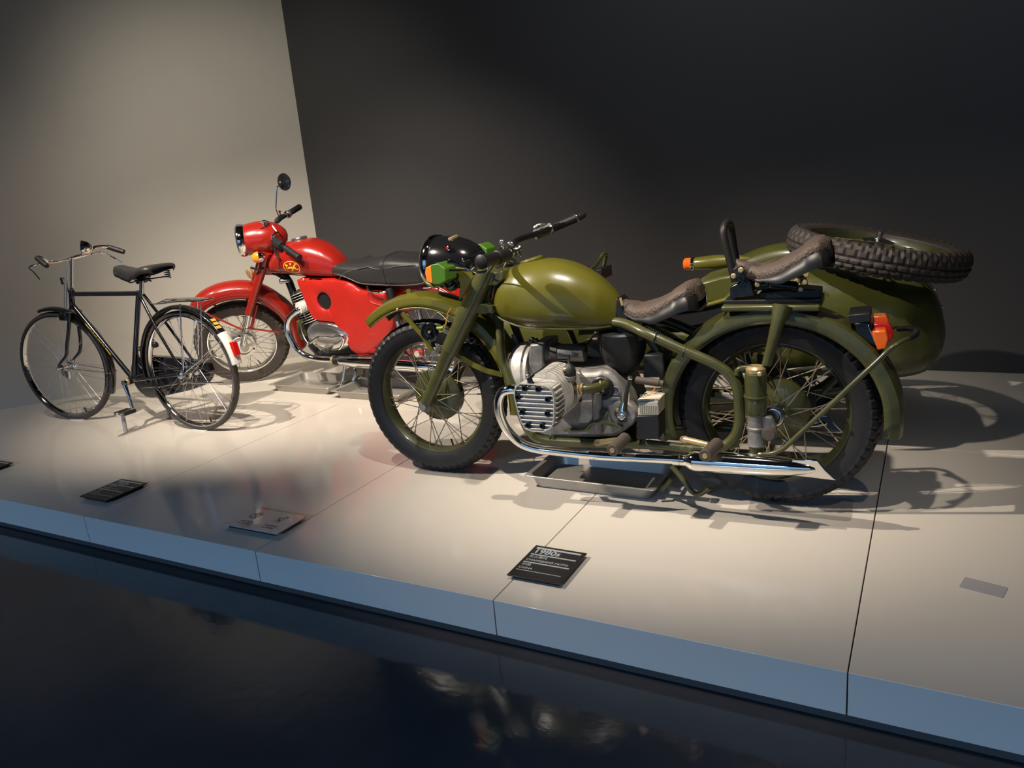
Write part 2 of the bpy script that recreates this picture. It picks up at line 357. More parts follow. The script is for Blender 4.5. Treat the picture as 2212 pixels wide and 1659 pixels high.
def wtray(x0, x1, y0, y1, h, label, lip=.014, group=None):
    cx, cy = (x0+x1)/2, (y0+y1)/2; W, D = x1-x0, y1-y0
    t = thing('steel_tray', label, 'tray', Matrix.Translation((cx, cy, 0)), group)
    def rrect(w_, d, r, z, n=5):
        out = []
        for sx, sy, a in ((1, 1, 0), (-1, 1, 90), (-1, -1, 180), (1, -1, 270)):
            for k in range(n+1):
                q = math.radians(a+90*k/n); out.append(V(sx*(w_/2-r)+r*math.cos(q), sy*(d/2-r)+r*math.sin(q), z))
        return out
    rows = [rrect(W-.06, D-.06, .03, .006), rrect(W-.035, D-.035, .035, .001), rrect(W-.028, D-.028, .038, .01), rrect(W-.006, D-.006, .04, h-.004), rrect(W+lip*2-.006, D+lip*2-.006, .012, h), rrect(W+lip*2, D+lip*2, .012, h-.003)]
    b = MB().grid(rows, cv=True); b.f.append(tuple(range(24)))
    b.make('pan', steel, t, solid=.0016)
    return t
wtray(-1.405, -.885, 2.575, 2.865, .055, 'shallow steel drip tray under the engine of the green motorcycle, partly in shadow', group='steel drip trays')
wtray(-3.79, -3.30, 3.55, 3.87, .05, 'empty steel drip tray beneath the red motorcycle, left of its chrome stand', group='steel drip trays')
wtray(-3.22, -2.72, 3.50, 3.80, .05, 'steel drip tray right of the red motorcycle stand, half hidden by the green front wheel', group='steel drip trays')
def rplate(name, cx, cy, w_, d, th, m, label, cat, ang=0, r=.02, z=0.0, group=None):
    P = []
    for sx, sy, a in ((1, 1, 0), (-1, 1, 90), (-1, -1, 180), (1, -1, 270)):
        for k in range(5):
            q = math.radians(a+22.5*k); P.append((sx*(w_/2-r)+r*math.cos(q), sy*(d/2-r)+r*math.sin(q)))
    n = len(P); vs = [V(x, y, z) for x, y in P]+[V(x, y, z+th) for x, y in P]
    o = MB().add(vs, [tuple(range(n-1, -1, -1)), tuple(range(n, 2*n))]+[(i, (i+1) % n, (i+1) % n+n, i+n) for i in range(n)]).make(name, m)
    o.matrix_world = Matrix.Translation((cx, cy, 0)) @ Matrix.Rotation(ang, 4, 'Z'); return tag(o, label, cat, group)
rplate('wheel_plate', -1.80, 2.655, .36, .15, .003, acrylic, 'thin clear plate under the front tyre of the green motorcycle', 'plate', .045, group='clear plates under the green motorcycle')
rplate('wheel_plate', -.38, 2.70, .34, .19, .003, acrylic, 'thin clear rounded plate under the rear tyre of the green motorcycle', 'plate', .045, group='clear plates under the green motorcycle')
rplate('grey_rectangle', .163, 2.288, .106, .066, .0015, grey_flat, 'small blank pale grey rectangle lying alone at the right end of the platform', 'plate', -.25, .004)  # thin flat grey rectangle laid on the slab
def sign(x0, x1, y0, y1, label, lines, dec, m=signblack, legs=True, txtm=None):
    cx, cy = (x0+x1)/2, (y0+y1)/2; W, D = x1-x0, y1-y0; z = .012
    t = thing('sign', label, 'sign', Matrix.Translation((cx, cy, 0)), 'signs lying on the platform')
    MB().box((0, 0, z+.002), (W, D, .004)).make('face', m, t, bevel=.0008)
    MB().box((0, 0, z/2), (W*.86, D*.86, z)).make('base', signblack, t)  # black under the pale notice too, painting in the shadow below it
    for ln in lines:      # (kind, x, y, size...) in plate coordinates, origin top left
        if ln[0] == 'bar': MB().box((-W/2+ln[1]+ln[3]/2, D/2-ln[2], z+.0045), (ln[3], ln[4], .001)).make('rule', txtm or silvertext, t)
        else:
            vs, fs = text_mesh(ln[3], ln[4], bold=ln[5] if len(ln) > 5 else 0, sx=ln[6] if len(ln) > 6 else 1)
            MB().add([V(-W/2+ln[1]+x, D/2-ln[2]+y, z+.0048) for x, y in vs], fs).make('lettering', ln[7] if len(ln) > 7 else (txtm or silvertext), t)
    return t
W80, D80 = .185, .21
def sgn(x, y, label, yr, cn1, en1, cn2, en2, s2=.0155):
    L = [('bar', .012, .018, .160, .0095), ('text', .013, .052, yr, .040, .0010), ('bar', .012, .062, .160, .006)]
    L += [('text', .013, .083, cn1, .0165, .0002), ('text', .013, .1045, en1, s2, .0004), ('bar', .012, .116, .160, .006), ('text', .013, .137, cn2, .0165, .0002), ('text', .013, .158, en2, .0155, .0004), ('bar', .012, .168, .155, .0025)]
    return sign(x, x+W80, y, y+D80, label, L, None)
sgn(-1.137, 1.89, 'black information sign reading 1980s in front of the green motorcycle', '1980s', '\u957f\u6c5f\u6469\u6258', 'CHANGJIANG MOTO', '\u4e2d\u56fd', 'CHINA')
sgn(-3.305, 1.885, 'black information sign reading 1960s near the left part of the platform edge', '1960s', '\u5e78\u798f\u6469\u6258', 'XINGFU MOTO', '\u4e2d\u56fd', 'CHINA')
sign(-4.345, -4.16, 1.872, 2.082, 'black information sign cut off by the left edge of the photo', [('bar', .012, .018, .160, .0095), ('bar', .012, .062, .160, .006), ('bar', .012, .116, .160, .006), ('bar', .012, .168, .155, .0025)], None)
wt = sign(-2.392, -2.103, 1.877, 2.037, 'pale notice sign with no-touching and no-climbing symbols near the platform edge', [
    ('text', .050, .118, '\u8bf7\u52ff\u89e6\u6478', .016, 0, 1, greytext), ('text', .050, .134, 'NO TOUCH', .013, .0002, 1, greytext),
    ('text', .178, .118, '\u8bf7\u52ff\u8de8\u8d8a', .016, 0, 1, greytext), ('text', .178, .134, 'NO STRIDE', .012, .0002, 1, greytext)], None, frost, txtm=greytext)
def pict(strokes, m, ox, oy, w_=.0032):
    b = MB()
    for st in strokes:
        vs, fs = stroke2(st, w_, 4); b.add([V(-.1445+ox+x, .08-oy+y, .0172) for x, y in vs], fs)
    return b.make('symbol', m, wt, sharp=180)
pict([[(-.022, -.004), (-.020, .012), (-.006, .020), (-.004, .026)], [(-.004, .022), (-.004, .036)], [(.002, .024), (.002, .040)], [(.008, .024), (.008, .038)], [(.014, .018), (.014, .033)], [(-.022, -.004), (-.004, -.010), (.010, -.008), (.014, .018)], [(-.012, .006), (-.004, .002)]], signblack, .078, .070)
pict([[(-.020, .030), (.016, -.008)]], orange_ink, .078, .070, .004)
pict([[(.012, .034), (.017, .039), (.022, .034), (.017, .029), (.012, .034)], [(.010, .026), (-.004, .024), (-.002, .006), (.010, .004), (.014, .022)], [(-.002, .006), (-.014, -.002), (-.018, -.012)], [(.008, .004), (.004, -.010), (.010, -.014)], [(-.016, .010), (-.004, .018)]], signblack, .205, .070)
pict([[(-.018, .030), (.016, -.008)]], orange_ink, .205, .070, .004)
"""
green motorcycle with sidecar"""
mg = thing('motorcycle_with_sidecar', 'olive green motorcycle with sidecar, flat-twin engine and spare wheel, nearest the camera', 'motorcycle', Matrix.Translation((0, 0, .003)) @ fm('G'))
N = (0, -1, 0)
RC = .34
def moto_wheel(cx, lat, R, xf=None, nblk=56, drum=1, name='wheel', rm=None, cols=5, td=.0045, ty=None):
    hub = [('hub', olive_old, [(.018, -.085), (.030, -.083), (.030, -.05), (.036, -.048), (.036, -.040), (.024, -.036), (.024, .0), (.05, .005), (.108, .012), (.115, .018), (.115, .05), (.10, .056), (.04, .06), (.02, .085)])] if drum else [('hub', chrome_old, [(.014, -.10), (.016, -.06), (.034, -.05), (.034, -.044), (.02, -.04), (.02, .03), (.06, .035), (.06, .04), (.016, .05)])]
    return wheel('G', mg, cx, R, R, .052, .254, .236, .062, rm or olive_dark, ty or rubber, nblk, cols, td, 40, (.034, .108), (-.046, .022), spoke_m, .0019, hub, None, lat=lat, xf=xf, spread=.55, name=name)
moto_wheel(0.0, 0.0, .336); moto_wheel(1.40, 0.0, .342)
# drum, drive housing on the far side of the rear hub
MB('G').lathe([(.03, .03), (.09, .035), (.125, .05), (.125, .085), (.10, .10), (.05, .13), (.02, .14)], (1.40, .02, .342), (0, 1, 0), 40).make('brake_drum', dark_cast, mg)
# hub end and nuts on the near side of the rear wheel
b = MB('G').lathe([(.036, 0), (.036, .012), (.030, .016), (.026, .016), (.022, .008), (.0, .008)], (1.402, -.088, .348), N, 24); b.make('hub_cap', chrome_old, mg)
b = MB('G')
for k in range(10): bolt(b, (1.402+.043*math.cos(k*.628), -.080, .348+.043*math.sin(k*.628)), r=.004, h=.006)
b.make('bolt_ring', spoke_m, mg)
# mudguards
fgp = [(.43*math.cos(math.radians(a))*1.0, .336+.436*math.sin(math.radians(a))) for a in (128, 118, 106, 92, 78, 62, 46, 30, 16, 4, -6)]
ff = fender('G', mg, fgp, .072, .040, olive, crown=.016)
MB('G').tube([(x, -.072*1, z) for x, z in [( .43*math.cos(math.radians(a))*.91, .336+.436*.908*math.sin(math.radians(a))) for a in range(128, -7, -6)]], .0035, 6).make('mudguard_bead', olive, mg)
rgp = [(1.40+.392*math.cos(math.radians(a)), .342+.372*math.sin(math.radians(a))) for a in (197, 188, 176, 162, 148, 134, 118, 102, 86, 70, 56, 42, 30, 18, 8, -2, -9)]
rf_ = fender('G', mg, rgp, .086, .046, olive_old, crown=.016)
# front mudguard fittings
MB('G').strip([(-0.0626,-0.078,0.7118), (0.0277,-0.085,0.6161), (0.0681,-0.088,0.555)], N, .006, .018).make('mudguard_stay', olive, mg)
MB('G').strip([(0.1642,-0.088,0.5527), (0.2244,-0.085,0.5127), (0.3034,-0.082,0.4774), (0.3744,-0.078,0.4612)], N, .006, .020, 4).make('mudguard_stay', olive, mg)
MB('G').prism([(-0.0752,0,0.7994), (-0.0562,0,0.803), (-0.051,0,0.7421), (-0.077,0,0.7384)], -.012, -.008).make('number_plate_tab', olive, mg)
MB('G').prism([(-0.2049,0,0.7498), (-0.186,0,0.7636), (-0.1705,0,0.7254), (-0.1931,0,0.7175)], -.012, -.008).make('number_plate_tab', olive_old, mg)
bolt(MB('G'), (-0.0875,-0.075,0.7269), r=.006, h=.006).make('bolt', brass, mg)
# horn
h = MB('G').lathe([(.018, -.03), (.036, -.016), (.040, -.008), (.040, 0), (.034, .005), (.033, .002), (.022, .002), (.020, .005), (.006, .004), (.006, .008), (0, .009)], (0.0813,-0.12,0.6415), N, 30).make('horn', black, mg)
MB('G').cyl((0.0879,-0.127,0.643), (0.0889,-0.132,0.6441), .005).make('horn_screw', brass, h)
MB('G').strip([(0.0768,-0.105,0.6267), (0.0844,-0.1,0.5736)], N, .004, .016).make('horn_bracket', black_sat, h)
MB('G').cyl((0.115,-0.115,0.6558), (0.1478,-0.115,0.6597), .006, n=8).make('connector', wire_y, h)
MB('G').tube([(0.1414,-0.115,0.6597), (0.1649,-0.122,0.6781), (0.1858,-0.135,0.7178), (0.2062,-0.14,0.7407)], .0018, 5, smooth=4).make('wire', wire_o, h)
MB('G').tube([(0.1111,-0.115,0.6425), (0.1392,-0.115,0.6426), (0.1655,-0.125,0.6693), (0.1882,-0.137,0.7108)], .0018, 5, smooth=4).make('wire', wire_y, h)
# fork
for s in (-1, 1):
    T0 = V(*(0.3708,-0.1,0.8893)); T1 = V(*(0.1596,-0.1,0.5651)); T2 = V(*(0.0861,-0.1,0.4505)); T3 = V(*(0.0144,-0.1,0.3335))
    for p in (T0, T1, T2, T3): p.y = .10*s
    leg = MB('G').tube([T0, T0+(T1-T0)*.5, T1], [.038, .041, .036], 20).make('fork_leg', olive_old, mg)
    MB('G').tube([T1, T1+(T2-T1)*.12, T1+(T2-T1)*.15, T2, T3], [.032, .031, .029, .026, .024], 20).make('fork_slider', olive_old, leg)
    MB('G').lathe([(.026, -.02), (.028, 0), (.028, .02), (.014, .022), (.014, .034), (0, .034)], (T3.x-.006, s*.088, T3.z-.012), (0, s, 0), 20).make('axle_clamp', alu, leg)
st0 = V(*(0.4043,0,0.8562)); st1 = V(*(0.3244,0,0.7136)); sd_ = (st0-st1).normalized()
MB('G').lathe([(.03, 0), (.033, .01), (.028, .02), (.027, .10), (.033, .12), (.036, .13), (.036, .145)], st1-sd_*.03, sd_, 24).make('steering_head', olive_old, mg)
MB('G').lathe([(.034, 0), (.036, .006), (.034, .012), (.030, .012), (.030, .022), (.036, .026), (.034, .034), (.02, .036), (.02, .05)], st1+sd_*.12, sd_, 24).make('steering_bearing_rings', brass, mg)
MB('G').prism([(0.3136,-0.06,0.8674), (0.4351,-0.06,0.8782), (0.4398,-0.06,0.8462), (0.3998,-0.06,0.8221), (0.3093,-0.06,0.8277)], -.12, .12).make('upper_yoke', olive_old, mg, bevel=.006)
MB('G').prism([(0.2602,-0.06,0.7588), (0.3823,-0.06,0.7482), (0.3832,-0.06,0.7171), (0.2556,-0.06,0.7179)], -.12, .12).make('lower_yoke', olive_old, mg, bevel=.006)
MB('G').prism([(0.206,-0.09,0.9019), (0.2863,-0.09,0.8833), (0.2998,-0.09,0.8578), (0.2459,-0.09,0.7826), (0.2228,-0.09,0.7646), (0.2348,-0.09,0.8304)], -.100, -.094).make('headlamp_bracket', olive, mg, bevel=.002)
MB('G').prism([(0.206,-0.09,0.9019), (0.2863,-0.09,0.8833), (0.2998,-0.09,0.8578), (0.2459,-0.09,0.7826), (0.2228,-0.09,0.7646), (0.2348,-0.09,0.8304)], .094, .100).make('headlamp_bracket', olive, mg, bevel=.002)
# headlamp
hc = V(*(0.082,0,0.9105)); ha = V(1, 0, -.10).normalized()
hl = MB('G').lathe([(.098, 0), (.102, .012), (.105, .05), (.104, .10), (.096, .14), (.078, .18), (.05, .21), (.02, .225), (0, .226)], hc, ha, 40).make('headlamp', black, mg)
MB('G').lathe([(.092, -.022), (.100, -.024), (.107, -.016), (.109, 0), (.107, .010), (.102, .012)], hc, ha, 40).make('headlamp_rim', chrome, hl)
MB('G').lathe([(.094, -.018), (.085, -.030), (.05, -.040), (0, -.044)], hc, ha, 40).make('headlamp_lens', glass, hl)
MB('G').lathe([(.024, -.006), (.028, 0), (.028, .008), (.022, .014), (.016, .010), (0, .010)], (0.1705,-0.01,0.9825), (-.25, -.10, 1), 24).make('ignition_switch', brass, hl)
MB('G').lathe([(.030, 0), (.030, .007), (.026, .010), (0, .010)], (0.1779,-0.012,0.9989), (-.25, -.10, 1), 24, sc=(.6, 1)).make('switch_cap', brass, hl)
MB('G').lathe([(.009, 0), (.013, .002), (.013, .006), (.009, .008)], (0.1925,-0.085,0.9684), (-.1, -1, .35), 20).make('warning_lamp_ring', chrome, hl)
MB('G').lathe([(.009, .004), (.006, .008), (0, .010)], (0.1925,-0.085,0.9684), (-.1, -1, .35), 16).make('warning_lamp', redlens, hl)
MB('G').ball((0.2001,-0.1,0.9269), .006).make('screw', chrome, hl)
sp0 = V(*(0.2545,-0.01,0.9443)); spa = V(-.15, -.35, 1).normalized()
MB('G').lathe([(.036, -.02), (.040, 0), (.042, .006), (.038, .010), (.035, .006)], sp0, (.45, -.35, 1), 32).make('speedometer_rim', chrome, hl)
MB('G').lathe([(.037, .003), (0, .004)], sp0, (.45, -.35, 1), 32).make('speedometer_dial', black_sat, hl)
MB('G').lathe([(.037, .006), (.02, .010), (0, .011)], sp0, (.45, -.35, 1), 32).make('speedometer_glass', glass, hl)
# turn signals
def sig(c, s):
    c = V(*c); q = MB('G').prism([c+V(-.022, 0, .037), c+V(.010, 0, .042), c+V(.040, 0, .020), c+V(.040, 0, -.026), c+V(.010, 0, -.040), c+V(-.022, 0, -.039)], -.042+c.y, .042+c.y).make('turn_signal', green_plastic, mg, bevel=.004)
    MB('G').prism([c+V(-.022, 0, .036), c+V(-.022, 0, -.038), c+V(-.050, 0, -.026), c+V(-.054, 0, .008), c+V(-.048, 0, .026)], -.038+c.y, .038+c.y).make('signal_lens', amber, q, bevel=.004)
    MB('G').cyl(c+V(.02, 0, -.01), V(c.x+.03, .09*s, c.z-.02), .008, n=10).make('signal_stem', black, q)
sig((0.1992,-0.165,0.884), -1); sig((0.211,0.165,0.9191), 1)
MB('G').ball((0.1973,-0.1,0.8364), .034, 16).make('horn_button_housing', black, mg)
# handlebar
hb = MB('G').tube([(0.4834,-0.37,0.9442), (0.4474,-0.26,0.9325), (0.4287,-0.15,0.922), (0.4199,-0.06,0.9246), (0.3962,0.04,0.9273), (0.3856,0.1,0.9425), (0.3741,0.16,0.9641), (0.4269,0.28,0.9813), (0.5342,0.39,1.0192)], .0125, 12, smooth=5).make('handlebar', black, mg)
MB('G').lathe([(.016, -.17), (.024, -.165), (.025, -.10), (.021, -.098), (.0225, -.09), (.0235, -.01), (.026, -.004), (.026, 0), (.018, .006), (0, .007)], (0.4895,-0.385,0.9444), (-.12, -1, -.02), 26).make('grip', rub, hb)
gi = V(*(0.4596,0.335,0.9935)); go = V(*(0.5412,0.4,1.0237)); ga = (go-gi).normalized()
MB('G').lathe([(.016, 0), (.019, .002), (.019, .105), (.022, .108), (.022, .114), (.018, .116), (.013, .150), (.008, .156), (0, .157)], gi, ga, 24).make('grip', rub, hb)
MB('G').lathe([(.018, 0), (.023, .004), (.023, .010), (.021, .012), (.021, .066), (.025, .068), (.025, .078), (.018, .080)], gi-ga*.082, ga, 24).make('twist_housing', alu, hb)
MB('G').lathe([(.0215, .108), (.0225, .110), (.0225, .114), (.0215, .116)], gi, ga, 24).make('grip_collar', chrome_old, hb)
MB('G').tube([(0.4035,0.27,1.0025), (0.4191,0.28,1.0141), (0.4443,0.3,1.0147)], [.006, .004, .003], 8).tube([(0.4312,0.28,1.0077), (0.4384,0.285,1.0183)], .005, 8).make('dip_switch', chrome_old, hb)
MB('G').tube([(0.4407,-0.2,0.9079), (0.3637,-0.12,0.8571), (0.3174,-0.08,0.8071), (0.3203,-0.06,0.7396)], .003, 6, smooth=5).make('control_cable', black_sat, mg)
MB('G').tube([(0.404,0.1,0.9197), (0.3803,0.06,0.9035), (0.354,0.04,0.8518), (0.3393,0.03,0.7606)], .003, 6, smooth=5).make('control_cable', black_sat, mg)
# clamps, damper knob and levers
b = MB('G')
for p, r in (((0.4031,0.03,0.9283), .016), ((0.4073,0.06,0.9299), .014), ((0.4128,0.08,0.9364), .013)): b.ring(p, (.3, 1, .1), r, .006, 16, 6)
b.tube([(0.3944,0.02,0.9154), (0.407,0.02,0.8987), (0.4145,0.02,0.893)], [.008, .006, .004], 8).tube([(0.4147,0.07,0.9284), (0.4253,0.07,0.9116), (0.4312,0.07,0.9095)], [.008, .006, .004], 8).tube([(0.4099,0.02,0.9292), (0.4189,0.08,0.9362)], .009, 8)
b.make('handlebar_clamp', chrome_old, mg)
MB('G').tube([(0.3962,0,0.9179), (0.3971,0,0.9465)], .006, 8).ball((0.3883,-0.01,0.9712), .012, 10, (1, .5, 1.2)).ball((0.414,0.01,0.9643), .012, 10, (1.3, .5, .9)).tube([(0.3882,-0.01,0.9694), (0.3969,0,0.9447), (0.4139,0.01,0.9625)], .006, 8).make('steering_damper_knob', alu_pol, mg)
MB('G').lathe([(.02, 0), (.026, .004), (.026, .012), (.015, .018), (0, .018)], (0.3601,0,0.9011), sd_, 20).make('steering_nut', brass, mg)
MB('G').tube([(0.3879,0,0.9558), (0.3374,0.02,0.9357), (0.3007,0.03,0.9102)], .0022, 6, smooth=4).tube([(0.3914,0,0.9503), (0.3552,0,0.932), (0.3231,0.01,0.9083)], .0022, 6, smooth=4).make('control_cable', black_sat, mg)
MB('G').tube([(0.3931,-0.33,0.95), (0.4326,-0.34,0.9564), (0.48,-0.35,0.975)], [.008, .005, .005], 8, smooth=3).ball((0.3931,-0.33,0.95), .0085).make('clutch_lever', chrome, hb)
MB('G').tube([(0.3101,-0.3,0.9374), (0.348,-0.31,0.9342), (0.3861,-0.32,0.9212), (0.4149,-0.33,0.9135)], [.006, .005, .0045], 8, smooth=3).tube([(0.3141,-0.3,0.9072), (0.3505,-0.31,0.9076), (0.3885,-0.32,0.9096), (0.4184,-0.33,0.9118)], [.006, .005, .0045], 8, smooth=3).make('brake_lever', chrome, hb)
b = MB('G').tube([(0.4276,-0.34,0.9129), (0.4545,-0.36,0.9262), (0.4924,-0.37,0.928), (0.5041,-0.37,0.9198), (0.494,-0.37,0.9089), (0.4559,-0.36,0.9069)], .0042, 8, closed=True, smooth=4); b.make('lever_loop', chrome, hb)
# fuel tank
tt = smooth_tab([(0.3381,0,0.7658), (0.3577,0,0.8172), (0.3962,0,0.8564), (0.4513,0,0.8873), (0.5075,0,0.8996), (0.5755,0,0.9043), (0.6502,0,0.8913), (0.717,0,0.8649), (0.7749,0,0.8287), (0.8212,0,0.7863), (0.8511,0,0.7443), (0.8667,0,0.7025)])
tb = smooth_tab([(0.3318,0,0.7248), (0.3839,-0.06,0.684), (0.4431,-0.1,0.6629), (0.5191,-0.12,0.6458), (0.6178,-0.13,0.6397), (0.7096,-0.13,0.6351), (0.7957,-0.12,0.6336), (0.8456,-0.1,0.6364), (0.8623,-0.05,0.6569), (0.8694,0,0.6851)])
x0, x1 = tt[0][0], tt[-1][0]
tb[0] = (x0, tb[0][1]); tb[-1] = (x1, tb[-1][1]); tb = [p for p in tb if x0 <= p[0] <= x1]
tw = [(x0+(x1-x0)*u, w_) for u, w_ in ((0, .035), (.03, .075), (.08, .105), (.16, .130), (.28, .148), (.42, .152), (.55, .146), (.7, .126), (.85, .092), (.94, .058), (1, .025))]
tank = loftx('G', tt, tb, tw, 48, 36, .72, .78, wz=.12).make('fuel_tank', olive, mg, sharp=60)
MB('G').tube([V(x, -interp(tw, x)*.93, interp(tb, x)+.020) for x in [x0+.02+(x1-x0-.04)*k/30 for k in range(31)]], .004, 6).make('tank_seam', olive_old, tank)
cp = V(*(0.51,0,0.8836)); MB('G').lathe([(.020, -.02), (.040, 0), (.046, .003), (.047, .020), (.043, .025), (.035, .026), (0, .026)], cp, (-.22, -.03, 1), 36).make('fuel_cap', olive, tank)
# frame tubes
fb = MB('G').tube([(0.3601,-0.03,0.7559), (0.3852,-0.09,0.5514), (0.4176,-0.11,0.4542), (0.4585,-0.12,0.3263), (0.4929,-0.12,0.2421), (0.5598,-0.12,0.2121), (0.7883,-0.12,0.2151), (0.9679,-0.12,0.2244), (1.1375,-0.12,0.2192), (1.2354,-0.12,0.2248)], .0175, 12, smooth=5)
fb.tube([(0.7535,-0.02,0.6647), (0.8748,-0.06,0.6659), (0.9773,-0.12,0.6417), (1.1014,-0.13,0.5889), (1.2037,-0.13,0.5448), (1.2622,-0.13,0.5072), (1.2908,-0.13,0.459), (1.2977,-0.13,0.39), (1.2971,-0.13,0.3315), (1.2809,-0.13,0.2815), (1.2407,-0.13,0.241), (1.1716,-0.125,0.2218)], .0185, 14, smooth=6)
fb.tube([(p[0], -p[1], p[2]) for p in ((0.7817,-0.02,0.6753), (0.8748,-0.06,0.6659), (0.9773,-0.12,0.6417), (1.1014,-0.13,0.5889), (1.2037,-0.13,0.5448), (1.2622,-0.13,0.5072), (1.2908,-0.13,0.459), (1.2977,-0.13,0.39), (1.2971,-0.13,0.3315), (1.2809,-0.13,0.2815), (1.2407,-0.13,0.241), (1.1716,-0.125,0.2218))], .0185, 12, smooth=5)
fb.tube([(p[0], -p[1], p[2]) for p in ((0.3601,-0.03,0.7559), (0.3852,-0.09,0.5514), (0.4585,-0.12,0.3263), (0.5598,-0.12,0.2121), (0.7883,-0.12,0.2151), (1.2354,-0.12,0.2248))], .0175, 12, smooth=4)
fb.tube([(0.3648,0,0.7654), (0.5859,0,0.6716), (0.8292,0,0.6712)], .02, 12, smooth=3).tube([(0.8472,0,0.6711), (0.937,0,0.6188), (0.9911,0,0.5318), (1.0114,0,0.372), (0.9911,0,0.2057)], .02, 12, smooth=4)
fb.make('frame', olive_old, mg)
for q in ([(1.2114,-0.13,0.5352), (1.2655,-0.13,0.5203), (1.2912,-0.13,0.4885), (1.2981,-0.13,0.4231), (1.2726,-0.13,0.4797)], [(1.2969,-0.13,0.3147), (1.2961,-0.13,0.2416), (1.2133,-0.13,0.2285), (1.2696,-0.13,0.2619)]): MB('G').prism(q, -.137, -.123).make('frame_gusset', olive_old, mg, bevel=.004)
for px in (((1.0187,-0.13,0.6491), (1.0103,-0.13,0.6058)), ((1.1212,-0.13,0.604), (1.1102,-0.13,0.5576))): MB('G').ring((V(*px[0])+V(*px[1]))/2, (.9, 0, -.35), .0185, .0022, 20, 6).make('cable_tie', black_sat, mg)
MB('G').tube([(0.3668,0.06,0.5927), (0.3865,0.08,0.5202), (0.3866,0.1,0.4359)], .009, 8).make('front_stay', cream, mg)
# main spring under the rider saddle
P0 = V(*(0.9583,-0.045,0.6526)); P1 = V(*(1.0581,-0.045,0.6005)); ax = (P1-P0); L = ax.length; ax.normalize(); u = ax.orthogonal().normalized(); v_ = ax.cross(u)
MB('G').tube([P0+ax*L*k/160+(u*math.cos(k*.628*1.0)+v_*math.sin(k*.628))*.0175 for k in range(161)], .0034, 6).make('saddle_spring', chrome_old, mg)
MB('G').cyl(P0-ax*.02, P1+ax*.10, .009).lathe([(.013, 0), (.015, .01), (.015, .09), (.010, .10)], P1+ax*.0, ax, 14).make('damper_rod', black_sat, mg)
bolt(MB('G'), (0.9391,-0.06,0.666), r=.010, h=.012).make('bolt', brass, mg)
MB('G').prism([(0.8518,0,0.7581), (0.8687,0,0.7406), (0.8971,0,0.6711), (0.9503,0,0.6014), (0.8516,0,0.5828), (0.8436,0,0.6712)], -.05, .05).make('saddle_pivot_bracket', black_sat, mg, bevel=.004)
MB('G').tube([(0.8677,-0.05,0.758), (0.8765,-0.055,0.7299)], .005, 8).make('fuel_tap', brass, mg)
# saddles
def saddle(dx, dz, rot, name_label=None):
    M_ = Matrix.Translation((.86+dx, 0, .735+dz)) @ Matrix.Rotation(rot, 4, 'Y')
    def T(p): return M_ @ V(*p)
    Lx = .30; wt_ = [(0, .022), (.06, .040), (.14, .060), (.26, .085), (.42, .106), (.6, .122), (.78, .132), (.92, .122), (1, .070)]
    zc = [(0, .020), (.1, .004), (.25, -.006), (.45, .002), (.65, .022), (.82, .046), (.92, .050), (1, .030)]
    ze = [(0, -.004), (.1, -.030), (.25, -.048), (.45, -.040), (.65, -.014), (.82, .010), (.92, .016), (1, .008)]
    nu, nv = 26, 16; rows = []; under = []
    for i in range(nu+1):
        s_ = i/nu; x = -.01+Lx*s_; w_ = interp(smooth2(wt_), s_); c0 = interp(smooth2(zc), s_); e0 = interp(smooth2(ze), s_); row = []; ur = []
        for j in range(nv+1):
            v = -1+2*j/nv; z = c0+(e0-c0)*abs(v)**2.4 if True else 0
            z += -.012*(1-abs(v))*(1 if .2 < s_ < .7 else .3)*math.cos(v*PI/2)
            row.append(T((x, w_*math.sin(v*PI/2), z)))
        for j in range(nv+1):
            v = 1-2*j/nv; ur.append(T((x, w_*.96*math.sin(v*PI/2), min(e0, c0-.02)-.012-.022*s_*(1-abs(v)*.3))))
        rows.append(row+ur)
    sd = MB('G').grid(rows, cv=True, caps=True).make('saddle', seat_rub, mg, sharp=50)
    rows = []
    for i in range(nu+1):   # dark steel pan with its deep rear skirt
        s_ = i/nu; x = -.012+(Lx+.004)*s_; w_ = interp(smooth2(wt_), s_)+.001; e0 = interp(smooth2(ze), s_); dpt = interp([(0, .008), (.3, .010), (.5, .034), (1, .052)], s_)
        rows.append([T((x, w_*math.sin(v*PI/2), e0-.006-(0 if abs(v) > .99 else 0)-dpt*q)) for v, q in [(-1, 0), (-.98, 1), (-.5, 1.1), (0, 1.15), (.5, 1.1), (.98, 1), (1, 0)]])
    MB('G').grid(rows, caps=False).make('saddle_pan', black_sat, sd, solid=.003)
    MB('G').ring(T((.075, -.045, -.062)), (0, 1, 0), .018, .006, 16, 6).make('saddle_bracket', olive_old, sd)
    return sd
def smooth2(t): return t
saddle(0, 0, -.10)
saddle(.425, .128, -.13)
